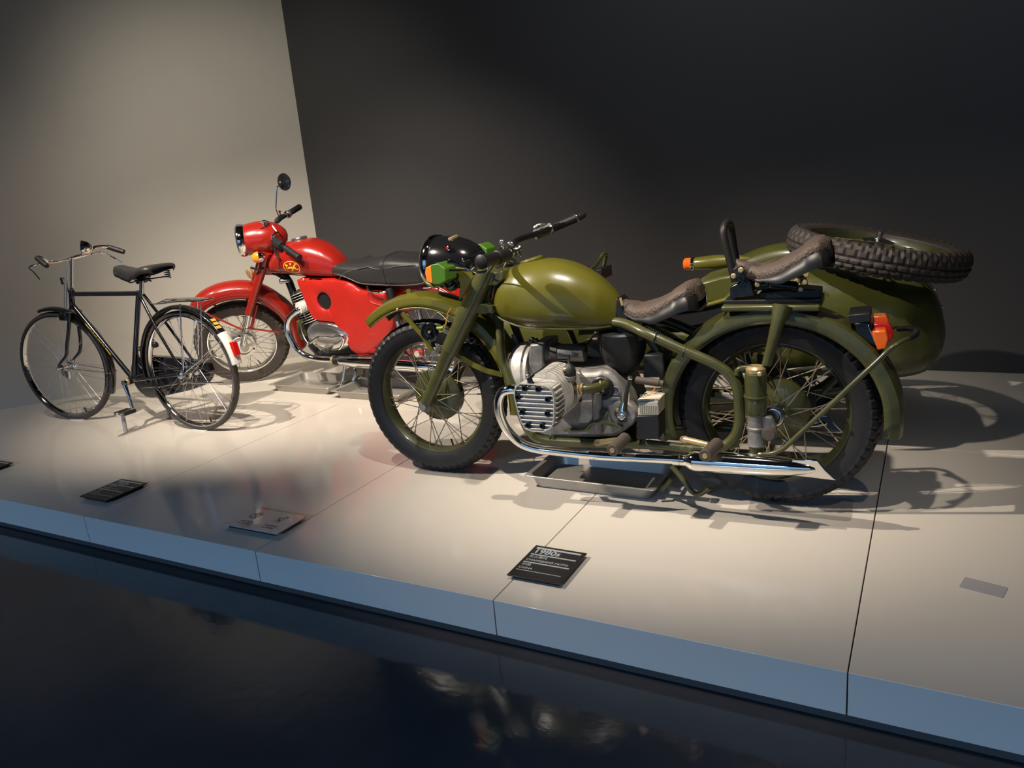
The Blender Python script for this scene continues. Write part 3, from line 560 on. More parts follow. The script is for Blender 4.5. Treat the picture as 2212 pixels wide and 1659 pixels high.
# pillion mounting
MB('G').box((1.392, 0, .722), (.315, .19, .022)).make('rear_carrier', olive_old, mg, bevel=.008)
for s in (-1, 1):
    A_ = V(*(1.4336,-0.1,0.73)); B2 = V(*(1.4217,-0.12,0.6786)); C2 = V(*(1.4056,-0.13,0.6108)); D2 = V(*(1.3878,-0.13,0.5396))
    for p in (A_, B2, C2, D2): p.y *= -s
    MB('G').tube([A_, B2, C2, D2], [.034, .022, .018, .016], 14, smooth=3).make('carrier_strut', olive_old, mg)
MB('G').box((1.395, 0, .740), (.31, .13, .014)).make('pillion_base', black_sat, mg, bevel=.003)
MB('G').prism([(1.2615,-0.06,0.7924), (1.3029,-0.06,0.8151), (1.3284,-0.06,0.8083), (1.3431,-0.06,0.7611), (1.2609,-0.06,0.7544)], -.07, .07).make('pillion_bracket', black, mg, bevel=.004)
MB('G').prism([(1.2679,-0.06,0.8096), (1.2622,-0.06,0.8411), (1.2807,-0.06,0.8593), (1.3019,-0.06,0.8679), (1.3197,-0.06,0.8395), (1.3104,-0.06,0.8118)], -.085, -.078).prism([(1.3287,-0.06,0.8424), (1.3879,-0.06,0.8438), (1.3966,-0.06,0.7759), (1.3432,-0.06,0.7737)], -.04, .04).make('pillion_hinge', black_sat, mg, bevel=.003)
MB('G').prism([(1.3536,-0.05,0.7687), (1.4925,-0.05,0.7786), (1.5449,-0.05,0.7716), (1.5453,-0.05,0.7473), (1.3535,-0.05,0.7467)], -.05, .05).make('pillion_rail', black_sat, mg, bevel=.003)
for p in ((1.2776,-0.088,0.8324), (1.3019,-0.088,0.8518), (1.3511,-0.062,0.7988), (1.4858,-0.055,0.7796)): bolt(MB('G'), p, r=.0095, h=.010).make('bolt', brass, mg)
P0 = V(*(1.3835,-0.05,0.7977)); P1 = V(*(1.4738,-0.05,0.7851)); ax = P1-P0; L = ax.length; ax.normalize(); u = ax.orthogonal().normalized(); v_ = ax.cross(u)
MB('G').tube([P0+ax*L*k/200+(u*math.cos(k*.628)+v_*math.sin(k*.628))*.016 for k in range(201)], .0028, 6).make('pillion_spring', black, mg)
MB('G').cyl(P0, P1, .008).make('spring_rod', black_sat, mg)
MB('G').strip([(1.3768,-0.055,0.8033), (1.4309,-0.055,0.8388), (1.4418,-0.05,0.8529)], N, .005, .014).make('pillion_link', olive, mg)
MB('G').tube([(1.2753,-0.075,0.8274), (1.261,-0.075,0.8898), (1.2449,-0.072,0.9591), (1.242,-0.062,0.9872), (1.2432,-0.035,1), (1.246,0,1.0013), (1.2458,0.035,0.992), (1.2454,0.062,0.9689), (1.2517,0.075,0.9032), (1.2621,0.075,0.8461)], .0125, 12, smooth=6).make('grab_loop', rub, mg)
# plunger suspension
for s in (-1, 1):
    c0 = V(*(1.3534,-0.135,0.3696)); x = c0.x; y = .135*s
    z0 = V(*(1.3534,-0.135,0.3696)).z; z1 = V(*(1.3543,-0.135,0.5112)).z; zb = V(*(1.3528,-0.135,0.2578)).z; zz = V(*(1.3525,-0.135,0.2188)).z
    p = MB('G').lathe([(.033, 0), (.036, .004), (.036, (z1-z0)*.42), (.040, (z1-z0)*.43), (.040, (z1-z0)*.46), (.036, (z1-z0)*.47), (.036, z1-z0), (.030, z1-z0+.004)], (x, y, z0), (0, 0, 1), 28).make('plunger_sleeve', olive_old, mg)
    MB('G').lathe([(.030, z1-z0+.002), (.033, z1-z0+.006), (.033, z1-z0+.018), (.024, z1-z0+.026), (0, z1-z0+.027)], (x, y, z0), (0, 0, 1), 24).make('plunger_cap', brass, p)
    MB('G').lathe([(.027, zb-.004), (.030, zb), (.028, zb+.006), (.028, zb+.055), (.031, zb+.058), (.031, zb+.064), (.028, zb+.067), (.028, z0)], (x, y, 0), (0, 0, 1), 28).make('plunger_slider', alu, p)
    MB('G').lathe([(.024, zz-.012), (.030, zz-.008), (.030, zz+.004), (.023, zz+.008), (.023, zb)], (x, y, 0), (0, 0, 1), 20).make('plunger_foot', olive_old, p)
    MB('G').prism([(x+.01, z0-.0), (x+.052, z0-.008), (x+.066, z0-.04), (x+.066, z0-.085), (x+.036, z0-.088), (x+.02, z0-.05)], y-.014*1, y+.014).make('axle_lug', alu, p, bevel=.005)
    MB('G').lathe([(.026, 0), (.026, .010), (.019, .012), (.019, .020), (0, .021)], (x+.046, y+s*.014, z0-.062), (0, s, 0), 18).make('axle_nut', peg_rub if s < 0 else alu, p)
    q = [(1.2922,-0.135,0.5029), (1.2955,-0.135,0.5192), (1.3092,-0.135,0.5276), (1.3424,-0.135,0.5285)]
    MB('G').tube([(a_[0], -a_[1]*(-1 if s < 0 else 1)*(1 if s > 0 else 1), a_[2]) if s > 0 else a_ for a_ in q], .010, 10, smooth=4).make('plunger_arm', olive_old, p)
    bolt(MB('G'), (x+.018, y+s*.036, z1+.008), (0, s, 0), .008, .008).make('bolt', brass, p)
# rear stays and grab handle
sp_ = [(1.3655,-0.15,0.2288), (1.4041,-0.155,0.2353), (1.4419,-0.16,0.2567), (1.474,-0.16,0.2902), (1.5822,-0.16,0.4102), (1.6633,-0.16,0.5029), (1.727,-0.155,0.5722), (1.7543,-0.15,0.6023), (1.7831,-0.13,0.62), (1.808,-0.08,0.6207)]
MB('G').tube(sp_, .0085, 10, smooth=4).make('rear_stay', olive_old, mg)
MB('G').tube([(p[0], -p[1], p[2]) for p in sp_], .0085, 10, smooth=4).make('rear_stay', olive_old, mg)
tp = V(*(1.808,-0.08,0.6207))
MB('G').tube([(tp.x-.03, -.105, tp.z-.008), (tp.x, -.08, tp.z), (tp.x+.018, -.04, tp.z+.004), (tp.x+.022, 0, tp.z+.004), (tp.x+.018, .04, tp.z+.004), (tp.x, .08, tp.z), (tp.x-.03, .105, tp.z-.008)], .010, 10, smooth=4).make('lifting_handle', rub, mg)
bolt(MB('G'), (1.3705,-0.163,0.2323), r=.009, h=.008).make('bolt', brass, mg)
# tail lamp
tl = MB('G').prism([(1.6545,-0.04,0.6715), (1.6953,-0.04,0.6715), (1.7015,-0.04,0.6442), (1.7248,-0.04,0.5865), (1.6974,-0.04,0.5984), (1.6554,-0.04,0.6349)], -.06, .06).make('tail_lamp_bracket', black, mg, bevel=.003)
MB('G').prism([(1.7013,-0.03,0.6421), (1.7416,-0.03,0.6453), (1.7505,-0.03,0.6181), (1.7435,-0.03,0.5875), (1.7194,-0.03,0.581), (1.7074,-0.03,0.6177)], -.075, -.012).make('tail_lamp_lens', orange, tl, bevel=.004)
MB('G').prism([(1.7003,0,0.6542), (1.7519,0,0.6512), (1.7634,0,0.6299), (1.7618,0,0.5993), (1.7461,0,0.5837), (1.7103,0,0.5925)], -.010, .035).make('tail_lamp_lens', redlens, tl, bevel=.004)
MB('G').prism([(1.6998,0,0.6696), (1.7406,-0,0.6695), (1.7492,0,0.6543), (1.7421,0,0.6237), (1.7094,0,0.6235)], .037, .10).make('tail_lamp_lens', orange, tl, bevel=.004)
MB('G').prism([(1.6296,-0.05,0.6949), (1.6947,-0.05,0.7006), (1.6981,-0.05,0.6735), (1.6358,-0.05,0.6644)], -.07, .07).make('number_plate_holder', black_sat, tl, bevel=.003)
MB('G').tube([(1.6514,-0.065,0.6675), (1.6894,-0.065,0.6645), (1.6938,-0.065,0.6495), (1.7113,-0.065,0.6043)], .0025, 6).make('chrome_edge', chrome, tl)
# engine
ex = V(*(0.4608,0,0.3673)).x
en = MB('G').prism([(0.515,-0.1,0.4807), (0.7766,-0.1,0.4954), (0.8026,-0.1,0.5068), (0.8374,-0.1,0.4901), (0.884,-0.1,0.4316), (0.9087,-0.1,0.3615), (0.8976,-0.1,0.2798), (0.8379,-0.1,0.2393), (0.5515,-0.1,0.2141), (0.4943,-0.1,0.2451), (0.4878,-0.1,0.3975)], -.115, .115).make('engine', alu, mg, bevel=.02, sharp=50)
MB('G').lathe([(.04, -.075), (.085, -.070), (.105, -.05), (.112, -.02), (.112, 0), (.104, .006), (.104, .02)], (V(*(0.4653,0,0.4643)).x, 0, .455), (1, 0, 0), 36, sc=(1.1, 1)).make('timing_cover', alu_fin, en)
gx0 = V(*(0.5452,-0.03,0.5454)); gx1 = V(*(0.7066,-0.03,0.5445))
MB('G').lathe([(.025, 0), (.038, .004), (.038, .022), (.034, .024), (.034, .16), (.030, .166), (0, .168)], gx0, gx1-gx0, 28).make('generator', alu, en)
MB('G').lathe([(.0365, .035), (.0365, .060)], gx0, gx1-gx0, 28).make('generator_band', peg_rub, en, solid=.002)
MB('G').prism([(0.5021,-0.05,0.5865), (0.5613,-0.05,0.5909), (0.5561,-0.05,0.4799), (0.5094,-0.05,0.4409), (0.4846,-0.05,0.4779)], -.08, .08).make('generator_flange', alu, en, bevel=.008)
MB('G').lathe([(.012, -.02), (.02, -.015), (.02, .01), (.014, .016), (0, .017)], (0.7006,-0.03,0.5662), (0, 0, 1), 16).make('breather_cap', dark_cast, en)
MB('G').cyl((0.5219,-0.05,0.5867), (0.5131,-0.05,0.5995), .012).ball((0.503,-0.05,0.5957), .014, 10).make('engine_mount', dark_cast, en)
# vertical cast ribs and cover plates of the crankcase
MB('G').prism([(0.6877,-0.12,0.3787), (0.7622,-0.12,0.3858), (0.7605,-0.12,0.3019), (0.7416,-0.12,0.2953), (0.6854,-0.12,0.2938)], -.128, -.114).make('crankcase_plate', alu, en, bevel=.003)
MB('G').tube([(0.787,-0.118,0.4151), (0.7766,-0.12,0.3248), (0.7793,-0.118,0.2601)], .018, 12).make('crankcase_rib', alu, en)
MB('G').prism([(0.814,-0.12,0.4025), (0.8675,-0.12,0.4012), (0.8703,-0.12,0.3871), (0.8168,-0.12,0.3883)], -.122, -.114).make('casting_plate', alu, en, bevel=.003)
MB('G').lathe([(.045, 0), (.045, .018), (.040, .022), (.030, .022), (.028, .012), (0, .012)], (0.8035,-0.105,0.4335), N, 24).make('intake_port', black_sat, en)
MB('G').ring((0.8539,-0.118,0.4249), N, .016, .003, 20, 6).make('seal_ring', alu, en)
kc = V(*(0.8814,-0.118,0.3406))
MB('G').lathe([(.052, -.02), (.052, .012), (.046, .018), (.030, .020), (.030, .012), (0, .012)], kc, N, 28).make('gearbox_cover', alu, en)
MB('G').lathe([(.017, 0), (.019, .02), (.015, .034), (.008, .038), (0, .038)], kc, N, 20).make('kickstart_boss', alu_pol, en)
MB('G').tube([(0.8899,-0.11,0.417), (0.888,-0.12,0.388), (0.8807,-0.125,0.3535)], [.016, .018, .022], 14).make('kickstart_shaft', alu_pol, en)
for p in ((0.8632,-0.136,0.3579), (0.7994,-0.116,0.332), (0.7691,-0.116,0.3139)): bolt(MB('G'), p, r=.008, h=.006).make('bolt', brass, en)
MB('G').cyl((0.8001,-0.112,0.3362), (0.8066,-0.13,0.3423), .016).make('oil_plug', peg_rub, en)
MB('G').lathe([(.02, 0), (.05, .02), (.075, .06), (.088, .10), (.092, .135), (.092, .165), (.086, .172), (.03, .176), (.0, .178)], (.85, 0, .455), (0, 0, 1), 36, sc=(1, 1)).make('air_filter', dark_cast, en)
MB('G').tube([(0.6434,-0.125,0.263), (0.725,-0.13,0.2699), (0.7583,-0.135,0.2994), (0.8098,-0.14,0.3077), (0.8804,-0.14,0.2921)], .008, 8, smooth=4).make('brake_linkage', olive_old, mg)
MB('G').prism([(0.4497,-0.09,0.2486), (0.547,-0.09,0.2103), (0.9329,-0.09,0.224), (0.932,-0.09,0.2038), (0.5541,-0.09,0.1759), (0.4666,-0.09,0.2107)], -.09, .09).make('sump', dark_cast, en, bevel=.01)
MB('G').ring((0.5888,-0.13,0.229), N, .010, .004, 16, 6).make('frame_lug', olive_old, en)
MB('G').prism([(0.362,0,0.2029), (0.4478,0,0.2184), (0.5072,0,0.1882), (0.4135,0,0.186)], .10, .12).make('crash_plate', olive, mg)
# cylinder and head, near and far
hd = [(0.561,-0.37,0.4841), (0.5699,-0.37,0.5015), (0.5853,-0.37,0.5122), (0.6157,-0.37,0.5116), (0.651,-0.37,0.5096), (0.6824,-0.37,0.5074), (0.7009,-0.37,0.4997), (0.7099,-0.37,0.4818), (0.713,-0.37,0.4552), (0.7087,-0.37,0.401), (0.7025,-0.37,0.3666), (0.6887,-0.37,0.3487), (0.661,-0.37,0.3348), (0.6215,-0.37,0.334), (0.5914,-0.37,0.3425), (0.5772,-0.37,0.366), (0.5667,-0.37,0.4105), (0.5599,-0.37,0.4532)]
for s in (-1, 1):
    Pq = [(p[0], p[2]) for p in hd]; hx = sum(p[0] for p in Pq)/18; hz = sum(p[1] for p in Pq)/18
    cyl_ = MB('G').lathe([(.058, .10), (.058, .37-.075)], (hx+.005, 0, hz+.002), (0, s, 0), 30).make('cylinder', dark_cast, mg)
    bb = MB('G')
    for k in range(8):
        y = s*(.135+.020*k); bb.lathe([(.058, 0), (.094, .001), (.095, .003), (.094, .005), (.058, .006)], (hx+.005, y, hz+.004), (0, s, 0), 30, sc=(1.02, .92))
    bb.make('cylinder_fins', alu_fin, cyl_)
    hb_ = MB('G')
    hb_.prism(Pq, s*.285, s*.352); head = None
    nf = 11; z_hi = max(p[1] for p in Pq); z_lo = min(p[1] for p in Pq)
    def span(z):
        xs_ = []
        for (xa, za), (xb, zb_) in zip(Pq, Pq[1:]+Pq[:1]):
            if (za-z)*(zb_-z) <= 0 and abs(za-zb_) > 1e-9: xs_.append(xa+(xb-xa)*(z-za)/(zb_-za))
        return min(xs_), max(xs_)
    holes = [(p[0], p[2]) for p in ((0.6025,-0.37,0.4942), (0.6549,-0.37,0.4929), (0.5733,-0.37,0.4607), (0.6879,-0.37,0.4574), (0.5864,-0.37,0.4064), (0.6827,-0.37,0.4047), (0.6046,-0.37,0.3572), (0.6594,-0.37,0.358))]
    for k in range(nf):
        z = z_lo+(z_hi-z_lo)*(k+.7)/(nf+.4); xa, xb = span(z); cuts = [(hx_, hz_) for hx_, hz_ in holes if abs(hz_-z) < .0105]
        segs = [(xa+.001, xb-.001)]
        for hx_, _ in cuts:
            ns_ = []
            for a_, b_ in segs:
                if hx_-.0105 > a_ and hx_-.0105 < b_: ns_.append((a_, hx_-.0105))
                if hx_+.0105 < b_ and hx_+.0105 > a_: ns_.append((hx_+.0105, b_))
                if not (a_ < hx_ < b_): ns_.append((a_, b_))
            segs = ns_
        for a_, b_ in segs: hb_.box(((a_+b_)/2, s*.357, z), (max(b_-a_, .002), .014, .0042))
    # side fins of the head, seen at its rear edge
    for k in range(9):
        z = z_lo+(z_hi-z_lo)*(k+1)/10; xa, xb = span(z); hb_.box(((xa+xb)/2, s*.318, z), (xb-xa+.016, .066, .0042))
    head = hb_.make('cylinder_head', alu_fin, mg, bevel=.0012)
    for hx_, hz_ in holes:
        MB('G').lathe([(.0105, 0), (.0105, .011), (.0090, .0115), (.0085, .003), (0, .003)], (hx_, s*.354, hz_), (0, s, 0), 18).make('stud_recess', dark_cast, head)
    ring_ = MB('G'); n_ = len(Pq); rows = []
    for k in range(n_):
        x, z = Pq[k]; dx, dz = (x-hx), (z-hz); rows.append([V(x, s*.350, z), V(x, s*.365, z), V(x-dx*.045, s*.365, z-dz*.045), V(x-dx*.045, s*.350, z-dz*.045)])
    ring_.grid(rows, cu=True, cv=True).make('head_rim', alu_fin, head)
    # plug, cap and lead
    q = [(0.623,-0.35,0.5131), (0.6204,-0.352,0.5338), (0.6183,-0.352,0.5303), (0.634,-0.345,0.5424), (0.6545,-0.32,0.5549), (0.6612,-0.25,0.5609), (0.6611,-0.18,0.5537), (0.6632,-0.1,0.5355)]
    q = [V(p[0], p[1]*(-s), p[2]) for p in q]
    MB('G').lathe([(.016, 0), (.015, .006), (.010, .012), (.010, .030)], q[0]-V(0, 0, .01), q[1]-q[0], 14).make('spark_plug_boot', rub, head)
    MB('G').cyl(q[2], q[3], .0065).tube(q[3:], .0032, 8, smooth=4).make('ignition_lead', rub, head)
    MB('G').ball(q[1]+V(-.004, -.004*(-s), .004), .0085, 10).make('plug_terminal', alu_pol, head)
    # carburettor and intake
    cb = [V(p[0], p[1]*(-s), p[2]) for p in ((0.7012,-0.2,0.3963), (0.7047,-0.2,0.4443), (0.7105,-0.2,0.499), (0.7104,-0.2,0.5233), (0.7109,-0.2,0.5546))]
    ca_ = MB('G').lathe([(.012, 0), (.016, .012), (.020, .02), (.020, .085), (.024, .09), (.024, .105), (.020, .11)], cb[0], cb[2]-cb[0], 20).make('carburettor', alu, mg)
    MB('G').lathe([(.022, 0), (.024, .006), (.024, .02), (.018, .036), (.010, .044), (.005, .05), (.004, .08)], cb[2], cb[4]-cb[2], 18).make('carburettor_cap', dark_cast, ca_)
    MB('G').ball(cb[3]+V(-.010, -s*.014*(-1)*0-.016*(1 if s < 0 else -1), .004), .009, 10).make('tickler', brass, ca_)
    MB('G').cyl(cb[1], V(cb[1].x-.06, cb[1].y+s*.05, cb[1].z), .014).make('inlet_stub', alu, ca_)
    ip = [V(p[0], p[1]*(-s), p[2]) for p in ((0.7229,-0.2,0.4451), (0.7557,-0.2,0.4516), (0.7911,-0.18,0.449), (0.8127,-0.15,0.4501), (0.8167,-0.115,0.4475))]
    MB('G').tube(ip, [.016, .017, .018, .018, .02], 14, smooth=4).make('intake_pipe', olive_old, ca_)
    MB('G').ring(ip[1], (1, 0, 0), .018, .005, 18, 6).ring(ip[1]-V(.012, 0, 0), (1, 0, 0), .018, .004, 18, 6).make('hose_clamp', brass, ca_)
    MB('G').ring(ip[3], (1, .3, .3), .019, .004, 18, 6).make('hose_clamp', brass, ca_)
    # exhaust
    ep = [V(p[0], p[1]*(-s), p[2]) for p in ((0.549,-0.33,0.479), (0.5256,-0.335,0.4795), (0.4963,-0.335,0.4661), (0.4767,-0.33,0.4269), (0.4738,-0.32,0.3721), (0.4866,-0.3,0.3104), (0.5232,-0.275,0.2548), (0.5827,-0.26,0.23), (0.6528,-0.25,0.2225), (0.8294,-0.24,0.2145), (0.9999,-0.235,0.2175), (1.0956,-0.235,0.2201))]
    pipe = MB('G').tube(ep, .0175, 16, smooth=6).make('exhaust_pipe', chrome, mg)
    m0 = V(*(1.1021,-0.235,0.2207)); m1 = V(*(1.5585,-0.235,0.2262)); m0.y *= -s; m1.y *= -s; Lm = (m1-m0).length
    mu = MB('G').lathe([(.0155, -.012), (.021, -.012), (.0215, .028), (.024, .034), (.034, .05), (.037, .065), (.037, .14), (.036, Lm*.5), (.034, Lm*.68), (.029, Lm*.82), (.022, Lm*.92), (.012, Lm*.985), (.0, Lm)], m0, m1-m0, 32).make('silencer', chrome, mg, sharp=30)
    MB('G').ring(m0+(m1-m0).normalized()*.012, m1-m0, .021, .002, 24, 6).make('silencer_clamp', chrome_old, mu)
    ft = [(1.4823,-0.235,0.2582), (1.5608,-0.235,0.2614), (1.5849,-0.235,0.2238), (1.6143,-0.235,0.1883), (1.5506,-0.235,0.1903), (1.4826,-0.235,0.1937)]
    fb_ = MB('G').prism(ft, s*.235-.008, s*.235+.008); zm = ft[2][2]
    for p in fb_.v: p.y -= (p.z-zm)*.30
    fb_.make('fishtail', chrome, mu, bevel=.004)
    # footrests
    for P_ in (((0.7812,-0.15,0.229), (0.8288,-0.22,0.259), (0.9098,-0.235,0.2823), (0.9203,-0.235,0.2865), (0.9078,-0.345,0.2785)), ((1.106,-0.15,0.2644), (1.1249,-0.2,0.2832), (1.2118,-0.235,0.2832), (1.2428,-0.235,0.2888), (1.2239,-0.345,0.2833))):
        P_ = [V(p[0], p[1]*(-s), p[2]) for p in P_]
        ar = MB('G').tube([P_[0], P_[1]], .013, 10).tube([P_[1], P_[2]], [.012, .009], 10).make('footrest_arm', brass, mg)
        pg_ = MB('G').lathe([(.015, 0), (.022, .002), (.022, (P_[4]-P_[3]).length-.002), (.020, (P_[4]-P_[3]).length), (.009, (P_[4]-P_[3]).length)], P_[3], P_[4]-P_[3], 22).make('footrest_rubber', peg_rub, ar)
        MB('G').lathe([(.0095, 0), (.009, .003), (0, .004)], P_[4]-(P_[4]-P_[3]).normalized()*.001, P_[4]-P_[3], 14).make('footrest_end', brass, ar)
MB('G').prism([(0.7085,0,0.1822), (0.7495,0,0.189), (0.7508,0,0.1464), (0.7058,0,0.1391)], -.165, -.160).make('footrest_plate', alu_pol, mg, bevel=.003)
bolt(MB('G'), (0.7909,-0.166,0.2372), r=.011, h=.01).make('bolt', peg_rub, mg)
P0 = V(*(0.9395,-0.12,0.2151)); P1 = V(*(0.9743,-0.12,0.2123)); ax = P1-P0; L = ax.length; ax.normalize(); u = ax.orthogonal().normalized(); v_ = ax.cross(u)
MB('G').tube([P0+ax*L*k/70+(u*math.cos(k*.628)+v_*math.sin(k*.628))*.006 for k in range(71)], .0014, 5).make('return_spring', chrome_old, mg)
MB('G').strip([(0.9743,-0.12,0.2123), (1.0221,-0.12,0.1961)], N, .004, .018).make('stand_lug', alu, mg)
# kick pedal
MB('G').tube([(0.8993,-0.16,0.3655), (0.9193,-0.19,0.4414), (0.9388,-0.2,0.4994)], .008, 8, smooth=3).make('kick_lever', dark_cast, mg)
MB('G').lathe([(.008, 0), (.013, .003), (.0135, .085), (.011, .088), (.011, .100), (0, .101)], (0.957,-0.2,0.4932), V(*(1.0278,-0.2,0.4856))-V(*(0.957,-0.2,0.4932)), 18).make('kick_pedal', peg_rub, mg)
MB('G').ball((0.9387,-0.205,0.5007), .009, 10).make('pedal_pin', chrome, mg)
# battery and tool box
bt = MB('G').prism([(0.9511,-0.16,0.4029), (1.0272,-0.16,0.4064), (1.0252,-0.16,0.3547), (0.9487,-0.16,0.3505)], -.17, -.05).make('battery', cream, mg, bevel=.004)
MB('G').prism([(0.9502,-0.15,0.4103), (1.0281,-0.15,0.4138), (1.0276,-0.15,0.4), (0.9496,-0.15,0.3964)], -.165, -.05).make('battery_lid', cream, bt, bevel=.003)
for k in range(11): MB('G').box((V(*(0.9596,-0.17,0.3769)).x+.0066*k, -.171, V(*(0.9884,-0.17,0.3767)).z), (.0022, .004, .030)).make('rib', cream, bt)
MB('G').prism([(0.9452,-0.16,0.3503), (1.0268,-0.16,0.3548), (1.0235,-0.16,0.2674), (0.9411,-0.16,0.2618)], -.172, -.05).make('battery_box', black_sat, bt, bevel=.003)
for p in ((0.9592,-0.14,0.4095), (0.9671,-0.12,0.4074)): MB('G').lathe([(.007, 0), (.007, .012), (0, .013)], p, (0, 0, 1), 10).make('terminal', alu_pol, bt)
MB('G').tube([(0.9671,-0.12,0.4074), (0.9872,-0.11,0.421), (0.9996,-0.09,0.4419)], .0022, 6, smooth=3).make('wire', wire_o, bt)
MB('G').prism([(0.9489,-0.04,0.5495), (1.0213,-0.04,0.5508), (1.0215,-0.04,0.4638), (0.9415,-0.04,0.4613)], -.06, .08).make('tool_box', dark_cast, mg, bevel=.006)
# stand
for s in (-1, 1):
    q = [V(p[0], s*abs(p[1]), p[2]) for p in ((1.0513,-0.12,0.1479), (1.0854,-0.125,0.1131), (1.1157,-0.13,0.071), (1.1365,-0.135,0.0553), (1.1633,-0.15,0.0626), (1.2014,-0.18,0.1038))]
    MB('G').tube(q, .010, 10, smooth=4).make('stand_leg', olive_old, mg)
MB('G').cyl((1.013,-0.12,0.0455), (1.0476,-0.12,0.093), .008, n=10).cyl((V(*(1.0676,-0.12,0.1276)).x, -.12, V(*(1.0676,-0.12,0.1276)).z), (V(*(1.0676,-0.12,0.1276)).x, .12, V(*(1.0676,-0.12,0.1276)).z), .009).make('stand_crossbar', olive_old, mg)
# ---- sidecar
scl = .64
stp = smooth_tab([(-.10, .50), (.0, .58), (.15, .62), (.40, .62), (.62, .60), (.80, .585), (1.0, .60), (1.12, .66), (1.22, .745), (1.36, .79), (1.50, .785), (1.66, .76), (1.80, .73), (1.88, .69), (1.92, .62), (1.94, .55), (1.948, .50)])
sbt = smooth_tab([(-.10, .46), (.0, .40), (.2, .35), (.6, .33), (1.0, .33), (1.4, .335), (1.70, .33), (1.84, .335), (1.91, .37), (1.94, .43), (1.948, .47)])
swd = [(-.10, .02), (-.02, .12), (.1, .20), (.4, .27), (.9, .295), (1.3, .295), (1.6, .28), (1.8, .24), (1.88, .19), (1.93, .11), (1.948, .03)]
sc_ = loftx('G', stp, sbt, swd, 60, 40, .55, .62, latc=scl).make('sidecar_body', olive_shaded, mg, sharp=60)
MB('G').tube([(0.5513,0.335,0.6048), (0.7379,0.335,0.6163), (0.9156,0.335,0.6349), (1.0663,0.335,0.6527), (1.1573,0.335,0.674), (1.2142,0.335,0.6933)], .010, 10, smooth=5).make('sidecar_beading', olive, sc_)
MB('G').prism([(0.7356,0.34,0.6035), (0.9138,0.34,0.6224), (1.0649,0.34,0.6405), (1.1561,0.34,0.662), (1.2185,0.34,0.6796), (1.1551,0.34,0.6027), (1.0447,0.34,0.5764), (0.9119,0.34,0.5723), (0.734,0.34,0.5719)], .338, .36).make('painted_shadow_band', black_sat, sc_)  # dark strip painting in the bike's shadow on the sidecar side
b = [V(x, scl-.03, interp(stp, x)+.004) for x in (1.72, 1.80, 1.86, 1.905, 1.93)]
for p in b: MB('G').ball(p, .006, 8).make('rivet', chrome_old, sc_)
for p in ((1.438,0.35,0.7734), (1.4674,0.35,0.7691), (1.4333,0.35,0.7456), (1.4628,0.35,0.7396)): bolt(MB('G'), p, r=.010, h=.025).make('bolt', brass, sc_)
MB('G').lathe([(.014, -.02), (.018, 0), (.018, .012), (.013, .014), (.012, 0), (0, 0)], (1.4496,0.35,0.7556), N, 20).make('mount_ring', chrome_old, sc_)
MB('G').prism([(0.9922,0.5,0.67), (1.0131,0.5,0.7243), (1.1275,0.5,0.7523), (1.2015,0.5,0.7617), (1.2003,0.5,0.6478), (0.9914,0.5,0.6386)], .46, .80).make('sidecar_seat_back', olive_shaded, sc_, bevel=.012)
# sidecar chassis
ch = MB('G').tube([(.45, .16, .34), (.50, .30, .30), (.50, 1.0, .28)], .02, 10).tube([(1.25, .14, .36), (1.28, .30, .31), (1.30, 1.0, .30)], .02, 10)
ch.tube([(.02, .36, .36), (.1, .33, .30), (.6, .33, .29), (1.5, .33, .31), (1.62, .33, .36)], .018, 10, smooth=4).tube([(.2, .93, .30), (1.6, .93, .30)], .018, 10).tube([(.62, .05, .62), (.60, .30, .34)], .013, 10).tube([(1.22, .05, .62), (1.24, .30, .34)], .013, 10)
ch.make('sidecar_chassis', olive_old, mg)
MB('G').strip([(1.1588,0.3,0.3743), (1.3184,0.3,0.3906), (1.552,0.3,0.4264)], N, .03, .014).make('leaf_spring', cream, mg)
MB('G').strip([(1.1341,0.28,0.304), (1.2332,0.28,0.3025)], N, .02, .022).make('frame_plate', cream, mg)
MB('G').strip([(1.4518,0.29,0.401), (1.5304,0.29,0.4123)], N, .03, .022).make('spring_shackle', olive, mg)
MB('G').lathe([(.014, -.02), (.014, .02), (0, .021)], (1.5006,0.26,0.3888), N, 16).make('spring_bolt', olive_old, mg)
moto_wheel(1.33, 1.06, .336, drum=1)
fender('G', mg, [(1.33+.44*math.cos(math.radians(a)), .336+.45*math.sin(math.radians(a))) for a in (142, 126, 110, 94, 78, 62, 46, 30, 14)], .085, .06, olive_shaded, crown=.03, lat=1.06)
lc = V(*(0.9024,1,0.7397)); le = lc+V(.30, 0, 0)
MB('G').lathe([(.026, 0), (.030, .01), (.034, .10), (.026, .20), (.008, .27)], lc+V(-.0, 0, 0), (1, 0, .05), 24).make('sidecar_lamp', olive, mg)
MB('G').lathe([(.028, 0), (.032, .004), (.032, .014), (.027, .018)], lc-V(.016, 0, 0), (1, 0, 0), 24).make('lamp_ring', chrome, mg)
MB('G').lathe([(.0, -.040), (.022, -.038), (.029, -.030), (.029, 0)], lc-V(.012, 0, 0), (1, 0, 0), 24).make('lamp_lens', orange, mg)
